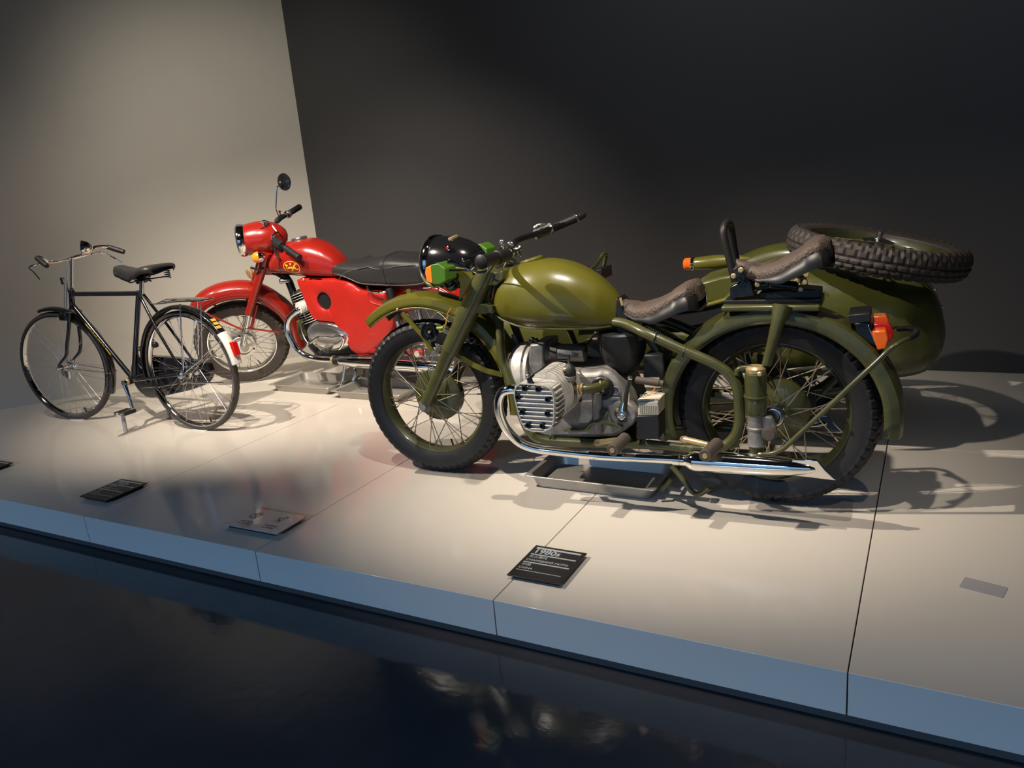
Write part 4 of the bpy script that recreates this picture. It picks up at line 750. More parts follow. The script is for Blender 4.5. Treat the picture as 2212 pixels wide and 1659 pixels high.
# hand rail and windscreen fittings at the sidecar nose
MB('G').tube([(0.5687,0.45,0.7985), (0.5995,0.45,0.8156), (0.628,0.46,0.8571), (0.6293,0.5,0.8601), (0.619,0.54,0.8413), (0.606,0.54,0.8031)], .008, 8, smooth=5).make('grab_rail', olive_old, mg)
MB('G').prism([(0.5855,0.45,0.794), (0.6367,0.45,0.8045), (0.6381,0.45,0.7565), (0.6049,0.45,0.7654)], .42, .56).make('rail_base', black_sat, mg, bevel=.004)
for p in ((0.5729,0.44,0.8078), (0.5433,0.44,0.8107)): MB('G').cyl(V(*p)-V(0, 0, .02), V(*p)+V(0, 0, .008), .005, n=8).make('stud', chrome_old, mg)
# spare wheel on the tail
sx = 1.695; sz = .815
XF = Matrix.Translation((sx, .62, sz)) @ Matrix.Rotation(math.radians(12), 4, 'Y') @ Matrix.Rotation(math.radians(90), 4, 'X')
moto_wheel(0, 0, .336, xf=XF, nblk=52, drum=0, name='spare_wheel', cols=6, td=.006, ty=spare_rub)
MB('G').lathe([(.03, -.06), (.03, .02), (.022, .03), (.022, .05), (.012, .05), (.012, .075), (0, .076)], (sx, .62, sz), (.2, 0, 1), 16).make('spare_wheel_nut', chrome_old, mg)
MB('G').tube([(sx-.02, .62, .66), (sx, .62, .79)], .02, 10).make('spare_wheel_post', olive_old, mg)
"""
red motorcycle"""
mr = thing('motorcycle', 'glossy red motorcycle with long black seat, between the bicycle and the green motorcycle', 'motorcycle', fm('R'))
RR = .3104
hubr = [('hub', alu_pol, [(.012, -.075), (.018, -.065), (.045, -.060), (.060, -.054), (.088, -.050), (.090, -.044), (.090, .044), (.084, .052), (.02, .06), (.012, .075)])]
fw = wheel('RF', mr, 0, RR, RR, .042, .225, .208, .055, chrome, rubber_brown, 44, 3, .005, 36, (.090, .090), (-.036, .036), spoke_c, .0016, hubr, None, spread=.35)
MB('RF').lathe([(.045, -.062), (.046, -.066), (.030, -.067), (.0, -.067)], (0, 0, RR), (0, 1, 0), 32).ring((0, -.055, RR), N, .068, .003, 40, 6).make('hub_cover', white, fw)
for k in range(3):
    a = -.6+2.1*k; MB('RF').box((.074*math.cos(a), -.0535, RR+.074*math.sin(a)), (.016, .003, .010), Matrix.Rotation(-a, 3, 'Y')).make('hub_slot', black_sat, fw)
wheel('R', mr, 1.42, RR, RR, .048, .225, .208, .058, chrome, rubber_brown, 44, 3, .005, 36, (.090, .090), (-.036, .036), spoke_c, .0016, [('hub', alu_pol, hubr[0][2])], None, spread=.35)
fp = [G_ for G_ in ((-0.2072,0,0.6279), (-0.1792,0,0.6622), (-0.116,0,0.7037), (-0.0149,0,0.7276), (0.0936,0,0.7219), (0.1803,0,0.6946), (0.2522,0,0.647), (0.3175,0,0.5654), (0.3657,0,0.4726), (0.3818,0,0.3313), (0.3675,0,0.179))]
fd = fender('RF', mr, fp, .075, .062, red, crown=.030, taper=[(0, .75), (.3, 1), (.8, 1), (1, .9)], n=14)
MB('RF').tube([(p[0]*.0+q_.x, -.077, q_.z) for p, q_ in zip([(0, 0)]*200, [c_ + V(-t_.z, 0, t_.x)*-.045 for c_, t_ in [(cc, (cr([V(*p) for p in fp], 3)[min(i+1, 30)]-cr([V(*p) for p in fp], 3)[max(i-1, 0)]).normalized()) for i, cc in enumerate(cr([V(*p) for p in fp], 3))]])], .0025, 6).make('mudguard_bead', red, fd)
for a, b_ in (((-0.0097,0,0.7502), (-0.0063,0,0.7183)), ((-0.159,0,0.7157), (-0.1416,0,0.683))): MB('RF').tube([a, b_], .0065, 8).make('number_plate_post', red, fd)
for s in (-1, 1):
    t0 = V(*(0.3719,-0.092,0.9328)); t1 = V(*(0.1249,-0.092,0.5494)); t2 = V(*(0.0091,-0.092,0.328))
    for p in (t0, t1, t2): p.y = .092*s
    lg = MB('RF').tube([t0, t0+(t1-t0)*.45, t1], [.030, .028, .0255], 18).make('fork_shroud', red, mr)
    MB('RF').tube([t1, t2], .0185, 18).make('fork_tube', chrome, lg)
    dd_ = (t2-t1).normalized(); MB('RF').ring(t1+dd_*.125, dd_, .019, .005, 20, 6).ring(t1+dd_*.14, dd_, .019, .005, 20, 6).lathe([(.024, 0), (.024, .022)], t1+dd_*.10, dd_, 20).make('fork_clip', chrome_old, lg)
    MB('RF').cyl(t2+V(0, -.0, 0), t2+V(0, s*.022, 0), .014).make('axle_nut', alu_pol, lg)
    MB('RF').tube([(-0.1322,-0.075,0.6203) if s < 0 else (V(*(-0.1322,-0.075,0.6203)).x, .075, V(*(-0.1322,-0.075,0.6203)).z), (t1+dd_*.12)+V(-.015, 0, 0)], .0065, 8).make('mudguard_stay', red, mr)
    e_ = V(*(0.2626,-0.075,0.3543)); e_.y = .075*s
    MB('RF').tube([(t1+dd_*.12)+V(.03, 0, 0), e_], .0065, 8).tube([(t1+dd_*.12)+V(.035, 0, -.005), (V(*(0.1939,-0.08,0.5938)).x, s*.08, V(*(0.1939,-0.08,0.5938)).z)], .011, 8).make('mudguard_stay', red, mr)
MB('RF').tube([(0.2475,-0.12,0.8714), (0.295,-0.125,0.848), (0.3371,-0.1,0.8444), (0.3797,0,0.7777)], .008, 8, smooth=4).make('yoke_band', black_sat, mr)
hq = MB('RF').lathe([(.018, -.01), (.026, 0), (.026, .012), (.022, .016), (0, .016)], (0.2259,-0.07,0.8129), (-.7, -.7, 0), 20, sc=(1.4, 1)).make('horn', brass, mr)
MB('RF').prism([(0.3671,0,0.9406), (0.4902,0,0.9088), (0.381,0,0.7536), (0.2703,0,0.7833)], -.07, .07).make('fork_crown', red, mr, bevel=.01)
# nacelle
n0 = V(*(0.2515,0,1.006)); n1 = V(*(0.5175,0,0.9767)); na = (n1-n0).normalized(); nL = (n1-n0).length
nc = MB('RF').lathe([(.094, 0), (.099, .012), (.106, nL*.2), (.110, nL*.38), (.106, nL*.55), (.092, nL*.72), (.066, nL*.87), (.036, nL*.97), (0, nL)], n0, na, 40, sc=(.97, 1)).make('headlamp_nacelle', red, mr)
MB('RF').lathe([(.080, -.040), (.092, -.040), (.103, -.030), (.104, -.010), (.100, .004), (.097, .012)], n0, na, 40).make('headlamp_rim', chrome, nc)
MB('RF').lathe([(.090, -.036), (.07, -.042), (.03, -.046), (0, -.047)], n0, na, 40).make('headlamp_lens', glass, nc)
ic = V(*(0.3906,-0.02,1.0811)); MB('RF').lathe([(.036, -.012), (.042, 0), (.044, .006), (.040, .010), (.036, .006)], ic, (-.15, -.2, 1), 30).make('instrument_rim', chrome, nc)
MB('RF').lathe([(.038, .004), (0, .005)], ic, (-.15, -.2, 1), 30).make('instrument_dial', black_sat, nc)
MB('RF').ball(ic+V(.01, -.012, .012), .009, 10).ball(ic+V(-.004, .016, .012), .008, 10).ball(ic+V(.014, .012, .012), .007, 10).make('ignition_key', chrome, nc)
for s in (-1, 1):
    sc0 = V(*(0.3121,-0.135,0.933)); sc0.y *= -s
    q_ = MB('RF').lathe([(0, -.004), (.026, 0), (.036, .012), (.030, .034), (.014, .05), (0, .054)], sc0, (1, 0, -.1), 22, sc=(1, .9)).make('turn_signal', chrome, mr)
    MB('RF').lathe([(.0, -.036), (.020, -.032), (.032, -.018), (.036, 0), (.035, .008)], sc0+V(.002, 0, 0), (1, 0, -.1), 22, sc=(1, .9)).make('signal_lens', amber, q_)
    MB('RF').cyl(sc0+V(.02, 0, 0), V(sc0.x+.05, s*.08, sc0.z+.01), .007, n=8).make('signal_stem', chrome, q_)
# handlebar
hr = MB('RF').tube([(0.5425,-0.3,0.972), (0.4945,-0.22,0.9978), (0.4535,-0.14,1.0133), (0.4464,-0.05,1.0293), (0.4446,0.04,1.0262), (0.4537,0.12,1.0288), (0.5036,0.2,1.0256), (0.5825,0.34,0.9991)], .0115, 12, smooth=5).make('handlebar', chrome, mr)
g0 = V(*(0.5058,-0.24,0.9977)); g1 = V(*(0.5816,-0.36,0.965)); MB('RF').lathe([(.016, 0), (.020, .003), (.018, .03), (.019, (g1-g0).length*.9), (.022, (g1-g0).length*.92), (.021, (g1-g0).length), (0, (g1-g0).length+.002)], g0, g1-g0, 20).make('grip', rub, hr)
g0 = V(*(0.5364,0.26,1.0127)); g1 = V(*(0.6037,0.38,0.9947)); MB('RF').lathe([(.016, 0), (.020, .003), (.019, .03), (.020, (g1-g0).length), (0, (g1-g0).length+.002)], g0, g1-g0, 20).make('grip', rub, hr)
MB('RF').lathe([(.020, 0), (.026, .004), (.026, .016), (.020, .020)], V(*(0.5244,0.24,1.014)), g1-g0, 20).make('grip_collar', chrome_old, hr)
MB('RF').tube([(0.4639,0.12,1.0327), (0.4888,0.16,1.0359), (0.5134,0.22,1.0182)], [.017, .018, .014], 12).ball((0.4907,0.2,1.0613), .008, 8).tube([(0.4907,0.2,1.0613), (0.4877,0.2,1.0328)], .004, 6).make('switch_block', black_sat, hr)
MB('RF').tube([(0.4448,-0.14,1.0218), (0.4631,-0.18,1.0067), (0.4901,-0.22,1.0021)], [.022, .030, .026], 12).tube([(0.4426,-0.2,0.9959), (0.4401,-0.22,0.9521), (0.4504,-0.24,0.9397)], [.010, .007, .005], 8, smooth=3).make('switch_block', black_sat, hr)
MB('RF').tube([(0.4266,-0.13,1.0189), (0.448,-0.12,1.0499), (0.4773,-0.12,1.0518), (0.5006,-0.14,1.017)], .0045, 8, smooth=3).tube([(0.4539,-0.06,1.079), (0.4721,-0.1,1.0539)], .006, 8).ball((0.4539,-0.06,1.079), .008, 8).make('lever_bracket', chrome, hr)
MB('RF').tube([(0.4163,-0.16,0.9686), (0.4181,-0.15,0.9921), (0.4415,-0.15,1.0114)], .006, 8, smooth=3).tube([(0.4549,-0.24,0.9449), (0.4359,-0.25,0.8941)], .004, 6).ball((0.433,-0.25,0.8852), .009, 8).make('hand_lever', black_sat, hr)
mi = MB('RF').tube([(0.483,0.14,1.0552), (0.4816,0.14,1.0972), (0.4845,0.14,1.1156), (0.526,0.16,1.2265), (0.5346,0.165,1.235), (0.5574,0.19,1.2328)], .0042, 8, smooth=3).make('mirror_arm', chrome, mr)
mc = V(*(0.5783,0.2,1.2429)); MB('RF').lathe([(.050, -.004), (.052, 0), (.050, .005), (.035, .012), (0, .015)], mc, (-.55, -.75, .30), 30, sc=(1.05, 1)).make('mirror', black, mi)
MB('RF').ball(mc+V(-.02, -.03, .012), .008, 8).make('mirror_knob', chrome, mi)
# tank
rt = smooth_tab([(0.3831,0,0.79), (0.4247,0,0.8602), (0.4805,0,0.9168), (0.5484,-0,0.9543), (0.6338,0,0.9673), (0.7342,0,0.9621), (0.8161,0,0.9294), (0.8744,0,0.8867), (0.9157,0,0.8449), (0.9455,0,0.7978)])
rb_ = smooth_tab([(0.3781,-0,0.7721), (0.4805,-0.08,0.7663), (0.5835,-0.11,0.7553), (0.6934,-0.12,0.7425), (0.8113,-0.12,0.7301), (0.8882,-0.11,0.7252), (0.9332,-0.08,0.7308), (0.9391,0,0.7549)])
x0, x1 = rt[0][0], rt[-1][0]; rb_ = [(x0, rb_[0][1])]+[p for p in rb_ if x0 < p[0] < x1]+[(x1, rb_[-1][1])]
rw = [(x0+(x1-x0)*u, w_) for u, w_ in ((0, .03), (.03, .07), (.1, .105), (.2, .125), (.4, .137), (.6, .13), (.8, .108), (.93, .08), (1, .045))]
rtank = loftx('R', rt, rb_, rw, 44, 36, .74, .78, wz=.08).make('fuel_tank', red, mr, sharp=60)
MB('R').lathe([(.034, -.01), (.046, 0), (.049, .004), (.049, .020), (.045, .026), (.03, .028), (0, .028)], (0.6336,0,0.9529), (-.12, 0, 1), 32).make('fuel_cap', alu_pol, rtank)
ec = (0.6353,-0.11,0.8174)
def ell(n, a, b_, w_): 
    vs = []; fs = []
    for k in range(n):
        t = 2*PI*k/n; vs += [(a*math.cos(t), b_*math.sin(t)), ((a-w_)*math.cos(t), (b_-w_)*math.sin(t))]
    return vs, [(2*k, 2*k+1, (2*k+3) % (2*n), (2*k+2) % (2*n)) for k in range(n)]
vs, fs = ell(48, .060, .040, .0038); decal('R', rtank, vs, fs, ec, -.10, 'emblem_ring', yellow, rtank)
script = [[(-.044, .008), (-.040, .016), (-.032, .014), (-.034, .004), (-.036, -.006), (-.028, -.010), (-.022, -.004)], [(-.044, .012), (-.030, .009), (-.024, .014)],
 [(-.020, .004), (-.021, -.006), (-.016, -.008)], [(-.014, -.008), (-.012, .003), (-.010, -.002), (-.006, .003), (-.004, -.007)], [(.004, .003), (-.001, .002), (.000, -.006), (.005, -.003), (.005, .003), (.004, -.018), (-.003, -.021), (.002, -.014)],
 [(.010, -.012), (.014, .006), (.020, .014), (.024, .010), (.018, .002)], [(.011, .001), (.022, .002)], [(.020, .000), (.021, -.008), (.027, -.006), (.028, .002), (.029, -.008), (.038, -.010), (.046, -.006), (.050, -.013)]]
b_vs = []; b_fs = []
for st in script:
    a_, c_ = stroke2(st, .0042, 5); n0_ = len(b_vs); b_vs += a_; b_fs += [tuple(i+n0_ for i in f) for f in c_]
decal('R', rtank, b_vs, b_fs, ec, -.10, 'emblem_script', yellow, rtank)
for ch_, ox in (('\u5e78', -.014), ('\u798f', .022)):
    vs, fs = text_mesh(ch_, .018, bold=.0004); decal('R', rtank, [(x+ox, y+.014) for x, y in vs], fs, ec, -.10, 'emblem_character', gold, rtank)
# frame
MB('R').tube([(0.4205,-0,0.7646), (0.483,0,0.6961), (0.511,0,0.481), (0.5383,0,0.2987), (0.5981,0,0.213)], [.030, .024, .024, .022], 14, smooth=3).tube([(0.5981,0,0.213), (0.848,-0,0.199), (1.2301,-0,0.2174)], .02, 12).tube([(0.4485,0,0.7726), (0.8967,0,0.7186), (1.2479,0,0.6444), (1.5862,-0,0.5931)], .022, 12, smooth=3).make('frame', black, mr)
MB('R').lathe([(.026, -.07), (.030, -.06), (.030, .06), (.026, .07)], (0.417,0,0.8188), (.35, 0, 1), 20).make('steering_head', black_sat, mr)
MB('R').lathe([(.0, -.02), (.018, -.016), (.020, -.006), (.016, 0), (.012, .02), (.010, .05)], (0.4763,-0.05,0.7176), (1, 0, 0), 18).make('ignition_coil', chrome_old, mr)
# engine
ce = V(*(0.7883,-0.1,0.3796))
rg = MB('R').dome([(0.6225,-0.1,0.3986), (0.6469,-0.1,0.4381), (0.6878,-0.1,0.459), (0.7394,-0.1,0.4675), (0.8224,-0.1,0.4636), (0.8871,-0.1,0.4451), (0.9426,-0.1,0.4178), (0.9699,-0.1,0.3879), (0.968,-0.1,0.349), (0.9387,-0.1,0.3098), (0.8918,-0.1,0.2854), (0.8191,-0.1,0.2728), (0.7414,-0.1,0.2724), (0.6696,-0.1,0.3), (0.6293,-0.1,0.3401)], .10, (-.06, -.095, -.115, -.128, -.134), (1.0, 1.0, .96, .82, .45)).make('engine', alu_pol, mr, sharp=40)
MB('R').tube([(0.647,-0.125,0.3665), (0.7331,-0.133,0.3749), (0.8245,-0.14,0.3709), (0.8913,-0.138,0.3671), (0.9476,-0.13,0.3824)], .0035, 6, smooth=4).make('cover_seam', chrome, rg)
MB('R').dome([(0.7489,-0.13,0.3039), (0.7969,-0.13,0.3284), (0.8297,-0.13,0.3193), (0.8107,-0.13,0.298), (0.7697,-0.13,0.2734), (0.7429,-0.13,0.2793)], -.10, (-.14, -.146), (1, .85)).make('drain_cover', alu_pol, rg)
MB('R').tube([(0.7451,-0.13,0.2886), (0.8333,-0.19,0.3058), (0.841,-0.23,0.3072)], [.009, .009, .013], 10).make('gear_pedal', dark_cast, mr)
MB('R').tube([(0.8564,-0.14,0.3738), (0.9065,-0.15,0.3828), (0.9229,-0.15,0.3649), (0.9071,-0.15,0.326), (0.8763,-0.155,0.2974)], [.012, .012, .009, .007], 10, smooth=3).make('kick_lever', chrome, mr)
MB('R').tube([(0.6571,-0.14,0.3345), (0.7152,-0.14,0.368)], .008, 8).ball((0.6384,-0.14,0.3314), .012, 10).make('brake_pedal', chrome_old, mr)
MB('R').tube([(0.5673,-0.08,0.4665), (0.58,-0.1,0.4019), (0.6103,-0.12,0.3496), (0.6346,-0.13,0.3313)], .0045, 8, smooth=3).make('pedal_rod', chrome_old, mr)
bx = MB('R').prism([(0.6044,0,0.2385), (0.9625,-0,0.2403), (0.9537,-0,0.1999), (0.6311,0,0.1972)], -.07, .07).make('gearbox_base', dark_cast, mr, bevel=.008)
MB('R').prism([(0.512,0,0.4561), (0.5602,0,0.4431), (0.5674,0,0.3555), (0.515,0,0.3241), (0.5,0,0.381)], -.05, .05).make('engine_bracket', olive_old, mr, bevel=.004)
c1 = V(*(0.6447,0,0.4019)); c2 = V(*(0.5713,0,0.6573)); ca2 = (c2-c1).normalized(); cL = (c2-c1).length
cy = MB('R').lathe([(.055, 0), (.055, cL*.95), (.03, cL)], c1, ca2, 24).make('cylinder', dark_cast, mr)
b = MB('R')
for k in range(13):
    t = cL*(.18+.06*k); b.lathe([(.05, 0), (.086, .001), (.087, .0025), (.086, .004), (.05, .005)], c1+ca2*t, ca2, 28)
b.make('cylinder_fins', alu_fin, cy)
f0 = V(*(0.603,-0.05,0.5093)); f1 = V(*(0.618,-0.12,0.5738)); fx = (V(*(0.5954,-0.1,0.5447))-V(*(0.6166,-0.05,0.5486))).normalized()
b = MB('R')
for k in range(6): b.lathe([(.018, 0), (.036, .001), (.036, .005), (.018, .006)], V(*(0.6341,-0.06,0.5601))+fx*(.012*k), fx, 20)
b.make('exhaust_nut', white, cy)
xp = MB('R').tube([(0.6254,-0.1,0.5502), (0.6023,-0.12,0.5412), (0.5614,-0.13,0.5205), (0.5228,-0.135,0.4831), (0.5035,-0.14,0.4238), (0.5166,-0.14,0.3498), (0.5505,-0.14,0.2848), (0.6128,-0.14,0.2447), (0.7016,-0.14,0.2269), (0.8065,-0.14,0.2218)], .0205, 18, smooth=6).make('exhaust_pipe', chrome, mr)
x0_ = V(*(0.7995,-0.14,0.2217)); x1_ = V(*(1.7095,-0.14,0.1767)); xa = (x1_-x0_).normalized()
MB('R').lathe([(.022, 0), (.029, .002), (.029, .016), (.022, .018)], x0_, xa, 20).make('pipe_clip', brass, xp)
MB('R').lathe([(.026, .014), (.027, .018), (.027, .05), (.024, .054)], x0_, xa, 20).make('pipe_joint', rub, xp)
MB('R').lathe([(.022, .05), (.027, .054), (.030, .064), (.036, .14), (.040, .24), (.040, .66), (.034, .80), (.02, .86), (0, .861)], x0_, xa, 28).make('silencer', chrome, xp)
MB('R').tube([(0.9407,-0.14,0.2474), (1.0866,-0.14,0.2486), (1.2833,-0.14,0.2444)], .012, 10).make('footrest_bar', chrome, mr)
# side cover
cv = [(0.6387,-0.1,0.7248), (0.66,-0.1,0.7387), (0.7973,-0.1,0.7314), (0.9545,-0.1,0.7207), (1.0334,-0.1,0.7012), (1.0962,-0.1,0.6568), (1.1955,-0.1,0.6485), (1.254,-0.1,0.6357), (1.2565,-0.1,0.5849), (1.2847,-0.1,0.5332), (1.2761,-0.1,0.4416), (1.2177,-0.1,0.3604), (1.1205,-0.1,0.2893), (1.0483,-0.1,0.2498), (0.9705,-0.1,0.2523), (0.9443,-0.1,0.2886), (0.968,-0.1,0.349), (0.9664,-0.1,0.4028), (0.9009,-0.1,0.445), (0.8293,-0.1,0.4636), (0.7408,-0.1,0.4735), (0.6968,-0.1,0.4951), (0.676,-0.1,0.5673), (0.6549,-0.1,0.6508)]
Pc = [(p[0], p[2]) for p in cv]
hole = (0.8133,-0.115,0.5982)
side = MB('R')
# annular cover: outline ring to hole ring, crowned
def ringpts(poly, n, c):
    L_ = [V(p[0], p[1], 0) for p in poly]; L_ = cr(L_, 5, True); out = []
    for k in range(n):
        a = 2*PI*k/n; d = V(math.cos(a), math.sin(a), 0); best = 0
        for p, q in zip(L_, L_[1:]+L_[:1]):
            e = q-p; den = d.x*e.y-d.y*e.x
            if abs(den) < 1e-12: continue
            w0 = V(p.x-c[0], p.y-c[1], 0); t = (w0.x*e.y-w0.y*e.x)/den; u_ = (w0.x*d.y-w0.y*d.x)/den
            if t > 0 and -1e-6 <= u_ <= 1+1e-6: best = max(best, t)
        out.append((c[0]+d.x*best, c[1]+d.y*best))
    return out
nn_ = 160; c0 = (hole[0], hole[2]); outer = ringpts(Pc, nn_, c0); rows = []
for q, y in ((0, .0), (0, -.105), (.02, -.116), (.06, -.122), (.3, -.126), (.6, -.127), (.93, -.124), (1.0, -.119), (1.0, -.06)):
    row = []
    for k in range(nn_):
        a = 2*PI*k/nn_; hx_ = c0[0]+.050*math.cos(a); hz_ = c0[1]+.055*math.sin(a); row.append(V(outer[k][0]+(hx_-outer[k][0])*q, y, outer[k][1]+(hz_-outer[k][1])*q))
    rows.append(row)
side.grid(rows, cv=True); scv = side.make('side_cover', red_cover, mr, sharp=40)
MB('R').cyl((c0[0], -.108, c0[1]), (c0[0], -.102, c0[1]), .060, n=28).make('air_intake', black_sat, scv)
b = MB('R')
for k in range(6): b.box((c0[0]+.034, -.110, c0[1]-.02+.010*k), (.014, .004, .003))
b.make('intake_louvre', chrome_old, scv)
for l_ in ([(0.9941,-0.122,0.4918), (1.125,-0.122,0.4815)], [(1.0148,-0.122,0.4034), (1.1441,-0.122,0.3851)], [(0.9927,-0.122,0.5151), (1.1956,-0.122,0.5065)]): MB('R').tube(l_, .0035, 6).make('pressed_rib', red_cover, scv)
MB('R').tube([(1.1454,-0.125,0.6449), (1.1408,-0.125,0.6082), (1.1672,-0.125,0.5793), (1.2409,-0.125,0.5608)], .005, 6, smooth=4).make('cover_edge', red_cover, scv)
bolt(MB('R'), (0.697,-0.122,0.737), r=.008, h=.006).make('bolt', brass, scv)
MB('R').strip([(0.7372,-0.11,0.7386), (0.8254,-0.11,0.7329)], (0, 1, 0), .02, .005).make('chrome_trim', chrome, rtank)
# seat
rs = smooth_tab([(0.8754,-0,0.7601), (0.9064,0,0.8051), (0.9534,0,0.8176), (1.0938,0,0.8174), (1.1876,0,0.8275), (1.2619,0,0.8438), (1.3136,0,0.847), (1.4126,0,0.8371), (1.5034,0,0.8249), (1.5544,0,0.801), (1.5716,0,0.7594)])
rsb = smooth_tab([(0.8714,0,0.7428), (0.9611,-0.1,0.7347), (1.041,-0.12,0.7059), (1.1169,-0.12,0.6783), (1.2689,-0.12,0.6657), (1.4152,-0.12,0.6589), (1.5207,-0.12,0.6642), (1.5696,-0.08,0.6828), (1.5622,0,0.7049)])
x0, x1 = rs[0][0], rs[-1][0]; rsb = [(x0, rsb[0][1])]+[p for p in rsb if x0 < p[0] < x1]+[(x1, rsb[-1][1])]
rsw = [(x0+(x1-x0)*u, w_) for u, w_ in ((0, .06), (.03, .10), (.1, .125), (.3, .135), (.6, .142), (.9, .135), (.97, .11), (1, .07))]
seat = loftx('R', rs, rsb, rsw, 50, 32, .5, .62).make('seat', leather, mr, sharp=60)
def hoop(f_, x, m_, r_, par, nm):
    zt, zb, w_ = interp(rs, x), interp(rsb, x), interp(rsw, x); h_ = (zt-zb)/2; q = []
    for k in range(26):
        a = -.9+(PI+1.8)*k/25; q.append(V(x, w_*math.copysign(abs(math.cos(a))**.5, math.cos(a))*1.008, (zt+zb)/2+h_*math.copysign(abs(math.sin(a))**.62, math.sin(a))*1.008))
    return q
MB('R').strip([p for p in hoop(0, V(*(1.2782,-0.13,0.759)).x, 0, 0, 0, 0)], (1, 0, 0), .022, .005).make('seat_strap', leather, seat)
MB('R').tube([V(x, -interp(rsw, x)*1.0, interp(rsb, x)+.026) for x in [x0+.05+(x1-x0-.09)*k/30 for k in range(31)]], .003, 6).make('seat_piping', piping_m, seat)
MB('R').tube([V(x0+(x1-x0)*u, -interp(rsw, x0+(x1-x0)*u)*.985, interp(rs, x0+(x1-x0)*u)-d_) for u, d_ in ((.12, .085), (.2, .045), (.35, .028), (.44, .026), (.52, .052), (.62, .058), (.74, .042), (.9, .026))], .0025, 6, smooth=5).make('seat_piping', piping_m, seat)
MB('R').tube([(1.1502,-0.13,0.6827), (1.1719,-0.15,0.6647), (1.2241,-0.16,0.6548), (1.281,-0.16,0.6533), (1.2891,-0.14,0.6591)], .0065, 8, smooth=4).make('grab_handle', chrome, mr)
MB('R').tube([(1.5296,-0.13,0.6665), (1.5752,-0.13,0.668), (1.5915,-0.1,0.679), (1.5788,-0.05,0.6861)], .006, 8, smooth=4).make('seat_trim', chrome, mr)
# rear mudguard, shock, lamp
rp = [(1.42+.375*math.cos(math.radians(a)), RR+.365*math.sin(math.radians(a))) for a in (150, 130, 110, 92, 75, 58, 42, 26, 10, -4)]
rfd = fender('R', mr, rp, .078, .055, red, crown=.03, n=14)
MB('R').tube([(1.42+.372*math.cos(math.radians(a)), -.060, RR+.362*math.sin(math.radians(a))+.014) for a in range(70, 20, -5)], .0022, 6).make('mudguard_bead', white, rfd)
for s in (-1, 1):
    sk = MB('R').lathe([(.018, 0), (.024, .01), (.024, .19), (.020, .20)], (1.32, s*.125, .47), (-.12, 0, 1), 20).make('shock_absorber', black_sat, mr)
    MB('R').lathe([(.018, 0), (.018, .14)], (1.335, s*.125, .33), (-.12, 0, 1), 16).make('shock_rod', chrome, sk)
MB('R').prism([(1.1975,0,0.5882), (1.3078,0,0.62), (1.6601,0,0.5774), (1.6556,0,0.5496), (1.2857,-0,0.5053)], -.10, .10).make('rear_frame_panel', red, mr, bevel=.01)
MB('R').tube([(1.3049,-0.12,0.6396), (1.315,-0.12,0.5946), (1.2921,-0.12,0.5754)], .008, 8, smooth=3).ball((1.3063,-0.13,0.6171), .012, 10).make('seat_hinge', brass, mr)
MB('R').prism([(1.66, .66), (1.74, .63), (1.76, .57), (1.72, .55), (1.67, .60)], -.04, .04).make('tail_lamp', redlens, mr, bevel=.01)
MB('R').ball((1.7363,-0.12,0.7036), .028, 12, (1, .8, 1)).make('turn_signal_lens', amber, mr)
# swinging arm and chain side
MB('R').tube([(1.0733,-0.11,0.2744), (1.2719,-0.11,0.2755), (1.4463,-0.11,0.2647)], .018, 12).make('swinging_arm', red, mr)
MB('R').lathe([(.03, 0), (.03, .02), (.018, .022), (.018, .034), (0, .035)], (1.4091,-0.095,0.2624), N, 20).make('axle_nut', alu_pol, mr)
MB('R').prism([(1.2732,0,0.269), (1.4537,-0,0.2783), (1.4542,0,0.1891), (1.2743,0,0.1873)], -.10, -.085).make('chain_plate', alu_pol, mr, bevel=.006)
for s in (-1, 1): MB('R').tube([(V(*(0.8566,-0.1,0.1775)).x, s*.10, V(*(0.8566,-0.1,0.1775)).z), (V(*(0.8308,-0.13,0.0695)).x, s*.13, V(*(0.8308,-0.13,0.0695)).z), (V(*(0.7894,-0.15,0.0004)).x, s*.15, V(*(0.7894,-0.15,0.0004)).z), (V(*(0.7482,-0.16,-0.0223)).x, s*.16, V(*(0.7482,-0.16,-0.0223)).z)], .0095, 10, smooth=4).make('stand_leg', chrome, mr)
MB('R').tube([(0.9384,-0.12,0.1733), (0.9525,-0.14,0.1315), (0.9369,-0.16,0.0955)], .009, 8, smooth=3).make('footrest', chrome_old, mr)
"""
bicycle"""
bk = thing('bicycle', 'black roadster bicycle with chrome rims, rear rack and full chain case, leftmost on the platform', 'bicycle', fm('B'))
bh = [('hub', chrome, [(.006, -.05), (.010, -.035), (.022, -.034), (.022, -.031), (.012, -.029), (.012, .029), (.022, .031), (.022, .034), (.010, .035), (.006, .05)])]
bh2 = [('hub', chrome, [(.008, -.06), (.012, -.045), (.034, -.044), (.036, -.038), (.036, -.030), (.018, -.026), (.018, .026), (.030, .030), (.030, .034), (.010, .035), (.008, .05)])]
w1 = wheel('BF', bk, 0, .34, .34, .0165, .318, .306, .026, chrome, rubber_brown, 60, 1, .0015, 32, (.020, .020), (-.032, .032), spoke_c, .0009, bh, None, spread=.9)
w2 = wheel('B', bk, 1.0703, .34, .34, .0165, .318, .306, .026, chrome, rubber_brown, 60, 1, .0015, 40, (.030, .030), (-.036, .032), spoke_c, .0009, bh2, None, spread=.9)
MB('BF').lathe([(.030, .032), (.040, .036), (.040, .044), (.03, .05)], (0, 0, .34), (0, 1, 0), 24).make('hub_reflector', alu_pol, w1)
f1_ = fender('BF', bk, [(.358*math.cos(math.radians(a)), .34+.362*math.sin(math.radians(a))) for a in (104, 92, 78, 64, 48, 32, 16, 0, -14, -28)], .026, .014, black, crown=.008, solid=.0018)
